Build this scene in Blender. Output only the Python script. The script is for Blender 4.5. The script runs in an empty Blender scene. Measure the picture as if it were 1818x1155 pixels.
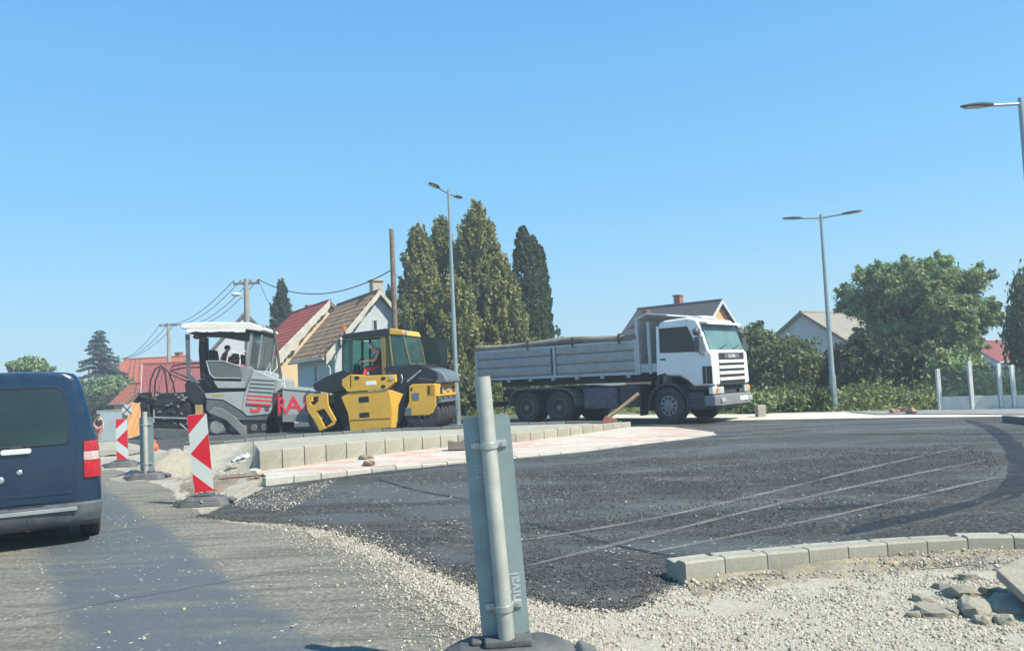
import bpy, bmesh, math, random
import numpy as np
from mathutils import Matrix, Vector, noise as mnoise
random.seed(7); rng = np.random.default_rng(11)
R_ = math.radians
# ------------------------------------------------------------------ camera, sky, sun, exposure
sc = bpy.context.scene
FPX, CAMH, PITCH, ROLL = 1400.0, 1.55, 3.72, 2.6
cam_m = Matrix.Rotation(R_(90 + PITCH), 4, 'X') @ Matrix.Rotation(R_(-ROLL), 4, 'Z')
cd = bpy.data.cameras.new('camera'); cam = bpy.data.objects.new('camera', cd); sc.collection.objects.link(cam)
cam.matrix_world = Matrix.Translation((0, 0, CAMH)) @ cam_m
cd.sensor_width = 36; cd.lens = 36 * FPX / 1818; cd.clip_end = 3000; cd.clip_start = 0.05
sc.camera = cam
SUN_EL, SUN_AZ = 50.0, 121.0
w = bpy.data.worlds.new('World'); sc.world = w; w.use_nodes = True
nt = w.node_tree; bg = nt.nodes['Background']
sky = nt.nodes.new('ShaderNodeTexSky'); sky.sky_type = 'NISHITA'; sky.sun_disc = False
sky.sun_elevation = R_(SUN_EL); sky.sun_rotation = R_(SUN_AZ); sky.air_density = 1.0; sky.dust_density = 0.25; sky.ozone_density = 3.0; sky.altitude = 200
# clear hazy sky: the physical sky evened out by a thin bright haze that pales towards the horizon
tcw = nt.nodes.new('ShaderNodeTexCoord'); spw = nt.nodes.new('ShaderNodeSeparateXYZ'); nt.links.new(tcw.outputs['Generated'], spw.inputs[0])
rw = nt.nodes.new('ShaderNodeValToRGB'); nt.links.new(spw.outputs[2], rw.inputs[0]); e = rw.color_ramp.elements
e[0].position = 0.0; e[0].color = (2.5, 4.35, 5.25, 1); e[1].position = 0.5; e[1].color = (.68, 2.65, 5.45, 1)
q_ = e.new(.22); q_.color = (1.25, 3.5, 5.7, 1)
mw_ = nt.nodes.new('ShaderNodeMix'); mw_.data_type = 'RGBA'; mw_.inputs[0].default_value = 0.8
nt.links.new(sky.outputs[0], mw_.inputs[6]); nt.links.new(rw.outputs[0], mw_.inputs[7]); nt.links.new(mw_.outputs[2], bg.inputs[0]); bg.inputs[1].default_value = 0.095
sl = bpy.data.lights.new('sun', 'SUN'); sl.energy = 4.4; sl.angle = R_(0.55); sl.color = (1.0, 0.93, 0.79)
so = bpy.data.objects.new('sun', sl); sc.collection.objects.link(so)
sdir = Vector((math.sin(R_(SUN_AZ)) * math.cos(R_(SUN_EL)), math.cos(R_(SUN_AZ)) * math.cos(R_(SUN_EL)), math.sin(R_(SUN_EL))))
so.rotation_euler = sdir.to_track_quat('Z', 'Y').to_euler(); so.location = (20, -10, 30)
sc.view_settings.view_transform = 'Standard'; sc.view_settings.look = 'None'
sc.view_settings.exposure = 0.92; sc.view_settings.gamma = 1
# ------------------------------------------------------------------ measuring helpers (photo pixel -> place in the world)
def ray(px, py):
    return cam_m.to_3x3() @ Vector(((px - 909) / FPX, -(py - 577.5) / FPX, -1))
def G(px, py, z=0.0):
    d = ray(px, py); t = (z - CAMH) / d.z
    return Vector((d.x * t, d.y * t, z))
def W(px, py, D):
    d = ray(px, py); t = D / d.y
    return Vector((d.x * t, D, CAMH + d.z * t))
RD = Vector((-0.56, 0.83)).normalized(); RR = Vector((RD.y, -RD.x))      # old road: along, across
def zg(x, y):                                                            # the street drops away to the left far end
    s = x * RD.x + y * RD.y
    return -0.052 * max(0.0, min(s - 30.0, 60.0))
class Frame:
    def __init__(s, loc, ang):
        s.loc = Vector(loc); s.ang = ang; s.m = Matrix.Rotation(ang, 3, 'Z'); s.mi = s.m.transposed()
        s.o = s.mi @ (Vector((0, 0, CAMH)) - s.loc)
    def uv(s, px, py, c):            # point of the vertical plane y = c, in the thing's own frame
        d = s.mi @ ray(px, py); t = (c - s.o.y) / d.y; p = s.o + d * t; return (p.x, p.z)
    def xv(s, px, py, c):            # plane x = c
        d = s.mi @ ray(px, py); t = (c - s.o.x) / d.x; p = s.o + d * t; return (p.y, p.z)
# ------------------------------------------------------------------ objects
def link(o, parent=None):
    sc.collection.objects.link(o)
    if parent is not None: o.parent = parent
    return o
def tag(o, label=None, cat=None, group=None, kind=None):
    if label: o['label'] = label
    if cat: o['category'] = cat
    if group: o['group'] = group
    if kind: o['kind'] = kind
    return o
def thing(name, label, cat, loc=(0, 0, 0), rz=0, group=None):
    o = bpy.data.objects.new(name, None); o.empty_display_size = 0.2; link(o)
    o.location = loc; o.rotation_euler = (0, 0, rz); return tag(o, label, cat, group)
def copy_tree(o, parent=None):
    c = o.copy(); sc.collection.objects.link(c); c.parent = parent
    for ch in [k for k in list(sc.objects) if k.parent == o]: copy_tree(ch, c)
    return c
class MB:
    def __init__(s): s.v = []; s.f = []
    def add(s, vs, fs):
        b = len(s.v); s.v += [tuple(v) for v in vs]; s.f += [tuple(i + b for i in f) for f in fs]; return s
    def box(s, x0, x1, y0, y1, z0, z1):
        return s.add([(x0,y0,z0),(x1,y0,z0),(x1,y1,z0),(x0,y1,z0),(x0,y0,z1),(x1,y0,z1),(x1,y1,z1),(x0,y1,z1)],
                     [(3,2,1,0),(4,5,6,7),(0,1,5,4),(1,2,6,5),(2,3,7,6),(3,0,4,7)])
    def obox(s, c, size, rot=None):
        m = rot.to_3x3() if rot is not None else Matrix.Identity(3); c = Vector(c)
        a, b, d = [q / 2 for q in size]
        vs = [c + m @ Vector(p) for p in [(-a,-b,-d),(a,-b,-d),(a,b,-d),(-a,b,-d),(-a,-b,d),(a,-b,d),(a,b,d),(-a,b,d)]]
        return s.add(vs, [(3,2,1,0),(4,5,6,7),(0,1,5,4),(1,2,6,5),(2,3,7,6),(3,0,4,7)])
    def prism3(s, a, b):             # two matching rings of 3-D points
        n = len(a); return s.add(list(a) + list(b), [tuple(range(n))[::-1], tuple(range(n, 2 * n))] + [(i, (i + 1) % n, n + (i + 1) % n, n + i) for i in range(n)])
    def prism(s, pts, y0, y1): return s.prism3([(u, y0, z) for u, z in pts], [(u, y1, z) for u, z in pts])
    def prismx(s, pts, x0, x1): return s.prism3([(x0, y, z) for y, z in pts], [(x1, y, z) for y, z in pts])
    def prismz(s, pts, z0, z1): return s.prism3([(x, y, z0) for x, y in pts], [(x, y, z1) for x, y in pts])
    def tube(s, pts, r, n=8, caps=True):
        pts = [Vector(p) for p in pts]; k = len(pts); rs = r if isinstance(r, (list, tuple)) else [r] * k
        vs = []; up = None
        for i, p in enumerate(pts):
            t = (pts[min(i + 1, k - 1)] - pts[max(i - 1, 0)]).normalized()
            if up is None: up = Vector((0, 0, 1)) if abs(t.z) < .9 else Vector((1, 0, 0))
            a = t.cross(up).normalized(); b = a.cross(t).normalized(); up = b
            for j in range(n):
                q = 2 * math.pi * j / n; vs.append(p + (a * math.cos(q) + b * math.sin(q)) * rs[i])
        fs = [(i * n + j, i * n + (j + 1) % n, (i + 1) * n + (j + 1) % n, (i + 1) * n + j) for i in range(k - 1) for j in range(n)]
        if caps: fs += [tuple(range(n))[::-1], tuple(range((k - 1) * n, k * n))]
        return s.add(vs, fs)
    def lathe(s, prof, org, axis='y', n=32):      # profile (radius, along); axis through org
        vs = []; k = len(prof); org = Vector(org)
        for r, h in prof:
            for j in range(n):
                q = 2 * math.pi * j / n; c, d = r * math.cos(q), r * math.sin(q)
                vs.append(org + Vector({'y': (c, h, d), 'z': (c, d, h), 'x': (h, c, d)}[axis]))
        fs = [(i * n + j, i * n + (j + 1) % n, (i + 1) * n + (j + 1) % n, (i + 1) * n + j) for i in range(k - 1) for j in range(n)]
        if prof[0][0] > 1e-4: fs.append(tuple(range(n))[::-1])
        if prof[-1][0] > 1e-4: fs.append(tuple(range((k - 1) * n, k * n)))
        return s.add(vs, fs)
    def ball(s, c, r, n=12, m=8):
        r = r if isinstance(r, (tuple, list)) else (r, r, r); vs = []
        for i in range(m + 1):
            th = math.pi * i / m
            for j in range(n):
                q = 2 * math.pi * j / n; vs.append((c[0] + r[0] * math.sin(th) * math.cos(q), c[1] + r[1] * math.sin(th) * math.sin(q), c[2] + r[2] * math.cos(th)))
        return s.add(vs, [(i * n + j, (i + 1) * n + j, (i + 1) * n + (j + 1) % n, i * n + (j + 1) % n) for i in range(m) for j in range(n)])
    def build(s, name, mat, parent=None, bevel=0, smooth=35, seg=2):
        me = bpy.data.meshes.new(name); me.from_pydata(s.v, [], s.f)
        bm = bmesh.new(); bm.from_mesh(me); bmesh.ops.remove_doubles(bm, verts=bm.verts, dist=1e-5)
        bmesh.ops.recalc_face_normals(bm, faces=bm.faces); bm.to_mesh(me); bm.free()
        me.materials.append(mat)
        if smooth:
            me.shade_smooth(); me.set_sharp_from_angle(angle=R_(smooth))
        o = link(bpy.data.objects.new(name, me), parent)
        if bevel:
            b = o.modifiers.new('bevel', 'BEVEL'); b.width = bevel; b.segments = seg; b.limit_method = 'ANGLE'; b.angle_limit = R_(30); b.use_clamp_overlap = True
            wn = o.modifiers.new('wn', 'WEIGHTED_NORMAL'); wn.keep_sharp = False
        return o
def npmesh(name, V, Fa, mat, parent=None, tint=None, smooth=False):
    me = bpy.data.meshes.new(name); k = Fa.shape[1]
    me.vertices.add(len(V)); me.vertices.foreach_set('co', V.astype(np.float32).ravel())
    me.loops.add(Fa.size); me.loops.foreach_set('vertex_index', Fa.astype(np.int32).ravel())
    me.polygons.add(len(Fa)); me.polygons.foreach_set('loop_start', np.arange(0, Fa.size, k, dtype=np.int32))
    try: me.polygons.foreach_set('loop_total', np.full(len(Fa), k, dtype=np.int32))
    except Exception: pass
    me.update(calc_edges=True); me.validate()
    if tint is not None:
        a = me.attributes.new('tint', 'FLOAT', 'POINT'); a.data.foreach_set('value', tint.astype(np.float32))
    if smooth: me.shade_smooth()
    me.materials.append(mat); return link(bpy.data.objects.new(name, me), parent)
# ------------------------------------------------------------------ materials
MATS = {}
def nodes(m):
    m.use_nodes = True; t = m.node_tree; return t, t.nodes['Principled BSDF'], t.nodes.new, t.links.new
def ramp(t, fac, stops, interp='LINEAR'):
    r = t.nodes.new('ShaderNodeValToRGB'); r.color_ramp.interpolation = interp; e = r.color_ramp.elements
    while len(e) > 1: e.remove(e[-1])
    e[0].position = stops[0][0]; e[0].color = (*stops[0][1], 1) if not isinstance(stops[0][1], (int, float)) else (stops[0][1],) * 3 + (1,)
    for p, c in stops[1:]:
        q = e.new(p); q.color = (*c, 1) if not isinstance(c, (int, float)) else (c, c, c, 1)
    t.links.new(fac, r.inputs[0]); return r.outputs[0]
def nz(t, vec, scale, detail=4, rough=.55, dist=0):
    n = t.nodes.new('ShaderNodeTexNoise'); n.inputs['Scale'].default_value = scale; n.inputs['Detail'].default_value = detail
    n.inputs['Roughness'].default_value = rough; n.inputs['Distortion'].default_value = dist
    if vec is not None: t.links.new(vec, n.inputs['Vector'])
    return n.outputs['Fac']
def mixc(t, fac, a, b, mode='MIX'):
    m = t.nodes.new('ShaderNodeMix'); m.data_type = 'RGBA'; m.blend_type = mode
    for i, v in ((0, fac), (6, a), (7, b)):
        if hasattr(v, 'links') or hasattr(v, 'is_linked'): t.links.new(v, m.inputs[i])
        else: m.inputs[i].default_value = v if i == 0 else (*v, 1)
    return m.outputs[2]
def mth(t, op, a, b=0.0, c=None):
    m = t.nodes.new('ShaderNodeMath'); m.operation = op
    for i, v in enumerate((a, b) if c is None else (a, b, c)):
        if isinstance(v, (int, float)): m.inputs[i].default_value = v
        else: t.links.new(v, m.inputs[i])
    return m.outputs[0]
def bumpn(t, b, h, strength, dist, nrm=None):
    n = t.nodes.new('ShaderNodeBump'); n.inputs['Strength'].default_value = strength; n.inputs['Distance'].default_value = dist
    t.links.new(h, n.inputs['Height'])
    if nrm: t.links.new(nrm, n.inputs['Normal'])
    t.links.new(n.outputs[0], b.inputs['Normal']); return n.outputs[0]
def objco(t):
    return t.nodes.new('ShaderNodeTexCoord').outputs['Object']
def mat(name, col, rough=.6, metal=0.0, var=.18, scale=2.5, bump=0.0, bscale=40, coat=0.0, dirt=0.0, dcol=(.30, .27, .21), emit=0):
    if name in MATS: return MATS[name]
    m = bpy.data.materials.new(name); MATS[name] = m; t, b, N, L = nodes(m); co = objco(t)
    n1 = nz(t, co, scale, 6); c = tuple(col)
    lo = tuple(x * (1 - var) for x in c); hi = tuple(min(1, x * (1 + var)) for x in c)
    out = ramp(t, n1, [(.3, lo), (.7, hi)])
    if dirt:
        d = ramp(t, nz(t, co, scale * 2.3, 8, .7), [(.5 - dirt * .3, 0.0), (.75, 1.0)])
        out = mixc(t, mth(t, 'MULTIPLY', d, dirt), out, dcol)
    L(out, b.inputs['Base Color']); b.inputs['Metallic'].default_value = metal
    L(ramp(t, nz(t, co, scale * 5, 5), [(.3, max(.03, rough - .08)), (.7, min(1, rough + .1))]), b.inputs['Roughness'])
    if coat: b.inputs['Coat Weight'].default_value = coat; b.inputs['Coat Roughness'].default_value = .08
    if bump: bumpn(t, b, nz(t, co, bscale, 6, .6), bump, .01)
    if emit: b.inputs['Emission Color'].default_value = (*col, 1); b.inputs['Emission Strength'].default_value = emit
    return m
def glass(name, tintc, alpha=.35, rough=.03):
    if name in MATS: return MATS[name]
    m = bpy.data.materials.new(name); MATS[name] = m; t, b, N, L = nodes(m); out = t.nodes['Material Output']
    tr = N('ShaderNodeBsdfTransparent'); tr.inputs[0].default_value = (*tintc, 1)
    b.inputs['Base Color'].default_value = (*[x * .25 for x in tintc], 1); b.inputs['Roughness'].default_value = rough; b.inputs['Specular IOR Level'].default_value = .8
    mx = N('ShaderNodeMixShader'); n = nz(t, objco(t), 3, 4); L(ramp(t, n, [(.2, alpha * .85), (.8, min(1, alpha * 1.15))]), mx.inputs[0])
    L(tr.outputs[0], mx.inputs[1]); L(b.outputs[0], mx.inputs[2]); L(mx.outputs[0], out.inputs[0]); return m
def leafmat(name, dark, light, alt=None, trans=.25):
    if name in MATS: return MATS[name]
    m = bpy.data.materials.new(name); MATS[name] = m; t, b, N, L = nodes(m); out = t.nodes['Material Output']
    a = N('ShaderNodeAttribute'); a.attribute_name = 'tint'
    c = ramp(t, a.outputs['Fac'], [(0, dark), (.75, light), (1, alt or light)])
    L(mixc(t, mth(t, 'MULTIPLY', nz(t, objco(t), .9, 3), .5), c, tuple(x * .75 for x in dark)), b.inputs['Base Color'])
    b.inputs['Roughness'].default_value = .6; b.inputs['Specular IOR Level'].default_value = .3
    tl = N('ShaderNodeBsdfTranslucent'); L(c, tl.inputs[0]); mx = N('ShaderNodeMixShader'); mx.inputs[0].default_value = trans
    L(b.outputs[0], mx.inputs[1]); L(tl.outputs[0], mx.inputs[2]); L(mx.outputs[0], out.inputs[0]); return m
def textobj(name, s, size, m, parent, mw, ext=.002, bold=0.0, sx=1.0):
    cu = bpy.data.curves.new(name, 'FONT'); cu.body = s; cu.size = size; cu.extrude = ext; cu.offset = bold; cu.align_x = 'CENTER'
    o = bpy.data.objects.new(name, cu); me = bpy.data.meshes.new_from_object(o); me.name = name; me.materials.clear(); me.materials.append(m)
    bpy.data.objects.remove(o); o = link(bpy.data.objects.new(name, me), parent); o.matrix_local = mw @ Matrix.Diagonal((sx, 1, 1, 1)); return o
def wheel(parent, c, r, wd, rim_r, side=-1, rimmat=None, tyre=None, holes=10, tread=True, name='wheel', steer=0, deep=0.0):
    tyre = tyre or mat('tyre_rubber', (.022, .023, .025), .75, dirt=.35, dcol=(.16, .15, .13), bump=.4, bscale=60)
    h = wd / 2; a = MB()
    pr = [(rim_r, -h * .8), (rim_r * 1.08, -h * .95), (r * .86, -h), (r * .96, -h * .9), (r, -h * .72)]
    if tread:
        for k in range(5):
            q = -h * .72 + h * 1.44 * (k + .5) / 5
            pr += [(r, q - h * .1), (r * .982, q - h * .08), (r * .982, q + h * .02), (r, q + h * .04)]
    pr += [(r, h * .72), (r * .96, h * .9), (r * .86, h), (rim_r * 1.08, h * .95), (rim_r, h * .8)]
    a.lathe(pr + [pr[0]], (0, 0, 0), 'y', 40)
    o = a.build(name, tyre, parent, 0, 30); o.location = c; o.rotation_euler = (0, 0, steer)
    b = MB(); s = side
    b.lathe([(rim_r + .003, s * h * .78), (rim_r * .93, s * h * .86), (rim_r * .9, s * h * (.55 + deep)), (rim_r * .55, s * h * (.50 + deep)), (rim_r * .5, s * h * (.68 + deep)), (rim_r * .3, s * h * (.72 + deep)), (rim_r * .26, s * h * (.94 + deep)), (.001, s * h * (.96 + deep))], (0, 0, 0), 'y', 32)
    b.build('rim', rimmat or mat('steel_rim', (.32, .33, .34), .45, .3, dirt=.4), o, 0, 30)
    if holes:
        d = MB()
        for k in range(holes):
            q = 2 * math.pi * k / holes; x, z = rim_r * .72 * math.cos(q), rim_r * .72 * math.sin(q)
            d.lathe([(rim_r * .12, s * h * (.5 + deep)), (rim_r * .12, s * h * (.575 + deep)), (.001, s * h * (.575 + deep))], (x, 0, z), 'y', 10)
        d.build('rim_hole', mat('black_hole', (.01, .01, .01), .8), o, 0)
    return o
# ------------------------------------------------------------------ ground materials
def roadco(t, k=1.0, sy=1.0):                 # coordinates across / along the old road
    co = objco(t); mp = t.nodes.new('ShaderNodeMapping'); mp.vector_type = 'POINT'
    ang = math.atan2(RR.y, RR.x); mp.inputs['Rotation'].default_value = (0, 0, -ang); mp.inputs['Scale'].default_value = (k, k * sy, k)
    t.links.new(co, mp.inputs['Vector']); return mp.outputs[0]
def stone_cells(t, vec, scale, lo, hi):
    v = t.nodes.new('ShaderNodeTexVoronoi'); v.inputs['Scale'].default_value = scale; t.links.new(vec, v.inputs['Vector'])
    s = t.nodes.new('ShaderNodeSeparateColor'); t.links.new(v.outputs['Color'], s.inputs[0])
    return ramp(t, s.outputs[0], [(0, lo), (1, hi)]), v.outputs['Distance'], s.outputs[1]
def m_dirt():
    m = bpy.data.materials.new('dusty_ground'); t, b, N, L = nodes(m); co = objco(t)
    c, d, _ = stone_cells(t, co, 38, (.20, .18, .145), (.50, .47, .39))
    n = nz(t, co, 1.2, 8, .65); c2 = ramp(t, n, [(.35, (.27, .24, .19)), (.65, (.40, .37, .30))])
    far = ramp(t, nz(t, co, .05, 4), [(.4, (.05, .075, .02)), (.6, (.10, .12, .035))])
    sp = N('ShaderNodeSeparateXYZ'); L(co, sp.inputs[0])
    yy = ramp(t, mth(t, 'MULTIPLY_ADD', sp.outputs[1], .02, 0), [(.52, 0.0), (.62, 1.0)])
    L(mixc(t, yy, mixc(t, ramp(t, nz(t, co, 3, 6), [(.42, 0.0), (.6, 1.0)]), c2, c), far), b.inputs['Base Color']); b.inputs['Roughness'].default_value = .95
    bumpn(t, b, mth(t, 'ADD', nz(t, co, 30, 8, .7), mth(t, 'MULTIPLY', d, -.6)), .9, .02); return m
def m_milled():
    m = bpy.data.materials.new('milled_road_surface'); t, b, N, L = nodes(m)
    co = objco(t); rc = roadco(t); s = N('ShaderNodeSeparateXYZ'); L(rc, s.inputs[0]); X, Y = s.outputs[0], s.outputs[1]
    wob = mth(t, 'MULTIPLY_ADD', nz(t, co, 1.1, 5, .6), .55, -.40)
    xx = mth(t, 'ADD', X, wob)
    band = mth(t, 'MULTIPLY', ramp(t, mth(t, 'MULTIPLY_ADD', xx, .2, .2), [(.25, 0.0), (.29, 1.0)]), ramp(t, mth(t, 'MULTIPLY_ADD', xx, .2, .2), [(.50, 1.0), (.535, 0.0)]))
    # worn pale dust patches lying across the dark band
    mp = N('ShaderNodeMapping'); mp.inputs['Scale'].default_value = (.45, 3.0, 1); mp.inputs['Rotation'].default_value = (0, 0, R_(8)); L(co, mp.inputs[0])
    dust = ramp(t, nz(t, mp.outputs[0], 1.3, 8, .62, .4), [(.50, 0.0), (.64, 1.0)])
    dustf = ramp(t, nz(t, co, 45, 6, .75), [(.35, .35), (.62, 1.0)])
    dark = ramp(t, nz(t, co, 60, 6, .7), [(.3, (.055, .072, .078)), (.7, (.115, .135, .140))])
    pale = ramp(t, nz(t, co, 25, 9, .72), [(.3, (.095, .092, .074)), (.5, (.195, .185, .148)), (.7, (.34, .318, .25))])
    grey = ramp(t, nz(t, mp.outputs[0], 1.6, 8, .68), [(.36, (.52, .55, .56)), (.6, (1, 1, 1))])
    pale = mixc(t, 1.0, pale, grey, 'MULTIPLY')
    f = mth(t, 'MULTIPLY', band, mth(t, 'SUBTRACT', 1.0, mth(t, 'MULTIPLY', mth(t, 'MULTIPLY', dust, dustf), .6)))
    base = mixc(t, f, pale, dark)
    st, d, s2 = stone_cells(t, co, 55, (.25, .24, .2), (.75, .74, .66))
    spk = mth(t, 'MULTIPLY', ramp(t, s2, [(.984, 0.0), (.988, 1.0)]), ramp(t, nz(t, co, 1.7, 4), [(.45, 0.0), (.6, 1.0)]))
    base = mixc(t, spk, base, st)
    # cross joints and stains
    jt = mth(t, 'PINGPONG', mth(t, 'ADD', Y, mth(t, 'MULTIPLY', nz(t, co, 3, 3), .12)), 1.7)
    jl = ramp(t, jt, [(.0, .55), (.012, .6), (.022, 1.0)])
    base = mixc(t, 1.0, base, jl, 'MULTIPLY')
    L(base, b.inputs['Base Color'])
    L(ramp(t, f, [(0, .92), (1, .62)]), b.inputs['Roughness'])
    wv = N('ShaderNodeTexWave'); wv.bands_direction = 'X'; wv.inputs['Scale'].default_value = 9; wv.inputs['Distortion'].default_value = .6; wv.inputs['Detail'].default_value = 3; wv.inputs['Detail Scale'].default_value = 4; L(rc, wv.inputs[0])
    wy = N('ShaderNodeTexWave'); wy.bands_direction = 'Y'; wy.inputs['Scale'].default_value = 6.5; wy.inputs['Distortion'].default_value = .8; wy.inputs['Detail'].default_value = 3; L(rc, wy.inputs[0])
    h = mth(t, 'ADD', mth(t, 'MULTIPLY', nz(t, co, 70, 8, .75), 1.2), mth(t, 'MULTIPLY', mth(t, 'MULTIPLY', wv.outputs['Fac'], wy.outputs['Fac']), mth(t, 'MULTIPLY', mth(t, 'SUBTRACT', 1.1, f), ramp(t, nz(t, co, .7, 4), [(.42, .0), (.66, .8)]))))
    bumpn(t, b, h, .8, .012); return m
def m_fresh():
    m = bpy.data.materials.new('fresh_asphalt_surface'); t, b, N, L = nodes(m); co = objco(t)
    mp = N('ShaderNodeMapping'); mp.inputs['Rotation'].default_value = (0, 0, R_(-14)); mp.inputs['Scale'].default_value = (.28, 1.0, 1); L(co, mp.inputs[0])
    big = nz(t, mp.outputs[0], .7, 6, .66, .5)
    coarse = ramp(t, big, [(.42, 0.12), (.52, 1.0)])
    g = nz(t, co, 38, 7, .78); g2 = nz(t, co, 95, 4, .7)
    fine = ramp(t, g2, [(.32, (.040, .045, .046)), (.68, (.115, .125, .125))])
    cr = ramp(t, g, [(.40, (.008, .009, .009)), (.5, (.040, .043, .041)), (.60, (.15, .155, .145))])
    base = mixc(t, coarse, fine, cr)
    dustm = mth(t, 'MULTIPLY', ramp(t, nz(t, mp.outputs[0], 1.7, 7, .65, .5), [(.53, 0.0), (.66, 1.0)]), ramp(t, nz(t, co, 22, 7, .75), [(.40, 0.0), (.68, 1.0)]))
    base = mixc(t, mth(t, 'MULTIPLY', dustm, .65), base, (.24, .24, .215))
    st, d, s2 = stone_cells(t, co, 42, (.2, .2, .19), (.62, .62, .58))
    spk = mth(t, 'MULTIPLY', ramp(t, s2, [(.972, 0.0), (.98, 1.0)]), ramp(t, nz(t, co, .8, 4), [(.42, 0.0), (.6, 1.0)]))
    base = mixc(t, spk, base, st)
    L(base, b.inputs['Base Color']); L(ramp(t, coarse, [(0, .6), (1, .8)]), b.inputs['Roughness']); b.inputs['Specular IOR Level'].default_value = .38
    hh = mth(t, 'ADD', mth(t, 'MULTIPLY', mth(t, 'MULTIPLY', g, coarse), 2.4), mth(t, 'MULTIPLY', g2, .8))
    bumpn(t, b, hh, .9, .02); return m
def m_concrete(name, col, sc_=6, stain=.25, bump=.5):
    if name in MATS: return MATS[name]
    m = bpy.data.materials.new(name); MATS[name] = m; t, b, N, L = nodes(m); co = objco(t)
    oi = N('ShaderNodeObjectInfo')
    c = ramp(t, nz(t, co, sc_, 8, .65), [(.3, tuple(x * .78 for x in col)), (.7, tuple(min(1, x * 1.15) for x in col))])
    c = mixc(t, mth(t, 'MULTIPLY', ramp(t, nz(t, co, 1.8, 8, .7), [(.5, 0.0), (.7, 1.0)]), stain), c, tuple(x * .5 for x in (col[0], col[1] * .95, col[2] * .8)))
    c = mixc(t, 1.0, c, ramp(t, oi.outputs['Random'], [(0, .82), (1, 1.08)]), 'MULTIPLY')
    pores = ramp(t, nz(t, co, 140, 3, .6), [(.36, .55), (.43, 1.0)])
    L(mixc(t, 1.0, c, pores, 'MULTIPLY'), b.inputs['Base Color']); b.inputs['Roughness'].default_value = .88
    bumpn(t, b, nz(t, co, 70, 7, .7), bump, .008); return m
DIRT, MILL, FRESH = m_dirt(), m_milled(), m_fresh()
def sheet(name, pts, z, m, jit=0.0, step=.12, label=None, kind='structure', zf=None):
    """flat sheet with a ragged outline; pts are (x, y) or (x, y, jitter) in metres"""
    out = []
    n = len(pts)
    for i in range(n):
        a, b = pts[i], pts[(i + 1) % n]; ja = a[2] if len(a) > 2 else jit; jb = b[2] if len(b) > 2 else jit
        L_ = math.hypot(b[0] - a[0], b[1] - a[1]); k = max(1, int(L_ / step)) if min(ja, jb) > 0 or zf else 1
        for j in range(k):
            f = j / k; x = a[0] + (b[0] - a[0]) * f; y = a[1] + (b[1] - a[1]) * f; q = min(ja, jb)
            if q > 0:
                v = mnoise.noise_vector(Vector((x * 2.3, y * 2.3, 1.7))) + mnoise.noise_vector(Vector((x * 9, y * 9, 4.1))) * .6
                x += v.x * q; y += v.y * q
            out.append((x, y))
    bm = bmesh.new(); vs = [bm.verts.new((x, y, z)) for x, y in out]
    es = [bm.edges.new((vs[i], vs[(i + 1) % len(vs)])) for i in range(len(vs))]
    bmesh.ops.triangle_fill(bm, use_beauty=True, edges=es)
    if zf:
        bmesh.ops.subdivide_edges(bm, edges=[e for e in bm.edges if e.calc_length() > 3], cuts=3, use_grid_fill=True)
        for v in bm.verts: v.co.z = z + zf(v.co.x, v.co.y)
    bmesh.ops.recalc_face_normals(bm, faces=bm.faces)
    for f in bm.faces:
        if f.normal.z < 0: f.normal_flip()
    me = bpy.data.meshes.new(name); bm.to_mesh(me); bm.free(); me.materials.append(m)
    return tag(link(bpy.data.objects.new(name, me)), label, None, None, kind)
def gp(*pp, z=0.0): return [tuple(G(x, y, z)[:2]) for x, y in pp]
# the ground: one sheet to the horizon, dropping away along the street
xs = np.concatenate([np.linspace(-900, -120, 8), np.linspace(-110, 110, 56), np.linspace(120, 900, 8)])
ys = np.concatenate([np.linspace(-300, -40, 5), np.linspace(-30, 170, 51), np.linspace(180, 1500, 9)])
XX, YY = np.meshgrid(xs, ys); ZZ = np.vectorize(zg)(XX, YY); nx = len(xs)
Vg = np.stack([XX.ravel(), YY.ravel(), ZZ.ravel()], 1)
Fg = np.array([(j * nx + i, j * nx + i + 1, (j + 1) * nx + i + 1, (j + 1) * nx + i) for j in range(len(ys) - 1) for i in range(nx - 1)])
tag(npmesh('ground', Vg, Fg, DIRT, smooth=True), kind='structure')
def rt(t_, s_): return (RR.x * t_ + RD.x * s_, RR.y * t_ + RD.y * s_)
# milled old road (near) and its continuation down the street
near = gp((960, 1230), (900, 1120), (840, 1055), (700, 990), (540, 942), (385, 925), (345, 905), (300, 868), (240, 842), (205, 832))
sheet('road', [(x, y, .07) for x, y in near] + [rt(1.2, 18.5), rt(-9, 18.5), rt(-9, -6), rt(2.4, -6)], .004, MILL)
sheet('street', [rt(1.3, 18.2), rt(.5, 30), rt(.5, 100), rt(-8, 100), rt(-8, 18.2)], .009, mat('street_asphalt', (.17, .175, .17), .85, bump=.5, bscale=30, dirt=.5), zf=zg)
# fresh black asphalt
fa = [(*p, .06) for p in gp((366, 915), (420, 925), (520, 928), (620, 945), (700, 975), (780, 1012), (850, 1040), (930, 1052), (1000, 1072), (1060, 1080), (1112, 1080), (1150, 1055), (1178, 1035), (1190, 1012))]
fa += [(*p, 0) for p in gp((1216, 997), (1605, 962), (1720, 954), (1818, 953), (1990, 975))]
fa += [(*p, .0) for p in gp((2300, 800), (1818, 741), (1600, 743), (1400, 746), (1290, 748), (1160, 746), (1000, 741), (850, 741), (700, 745), (480, 752), (330, 762), (250, 772), (215, 783), (300, 800), (420, 812))]
fa += [(*p, .05) for p in gp((470, 866), (430, 885))]
sheet('fresh_asphalt', fa, .014, FRESH, .05, .05)
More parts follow.
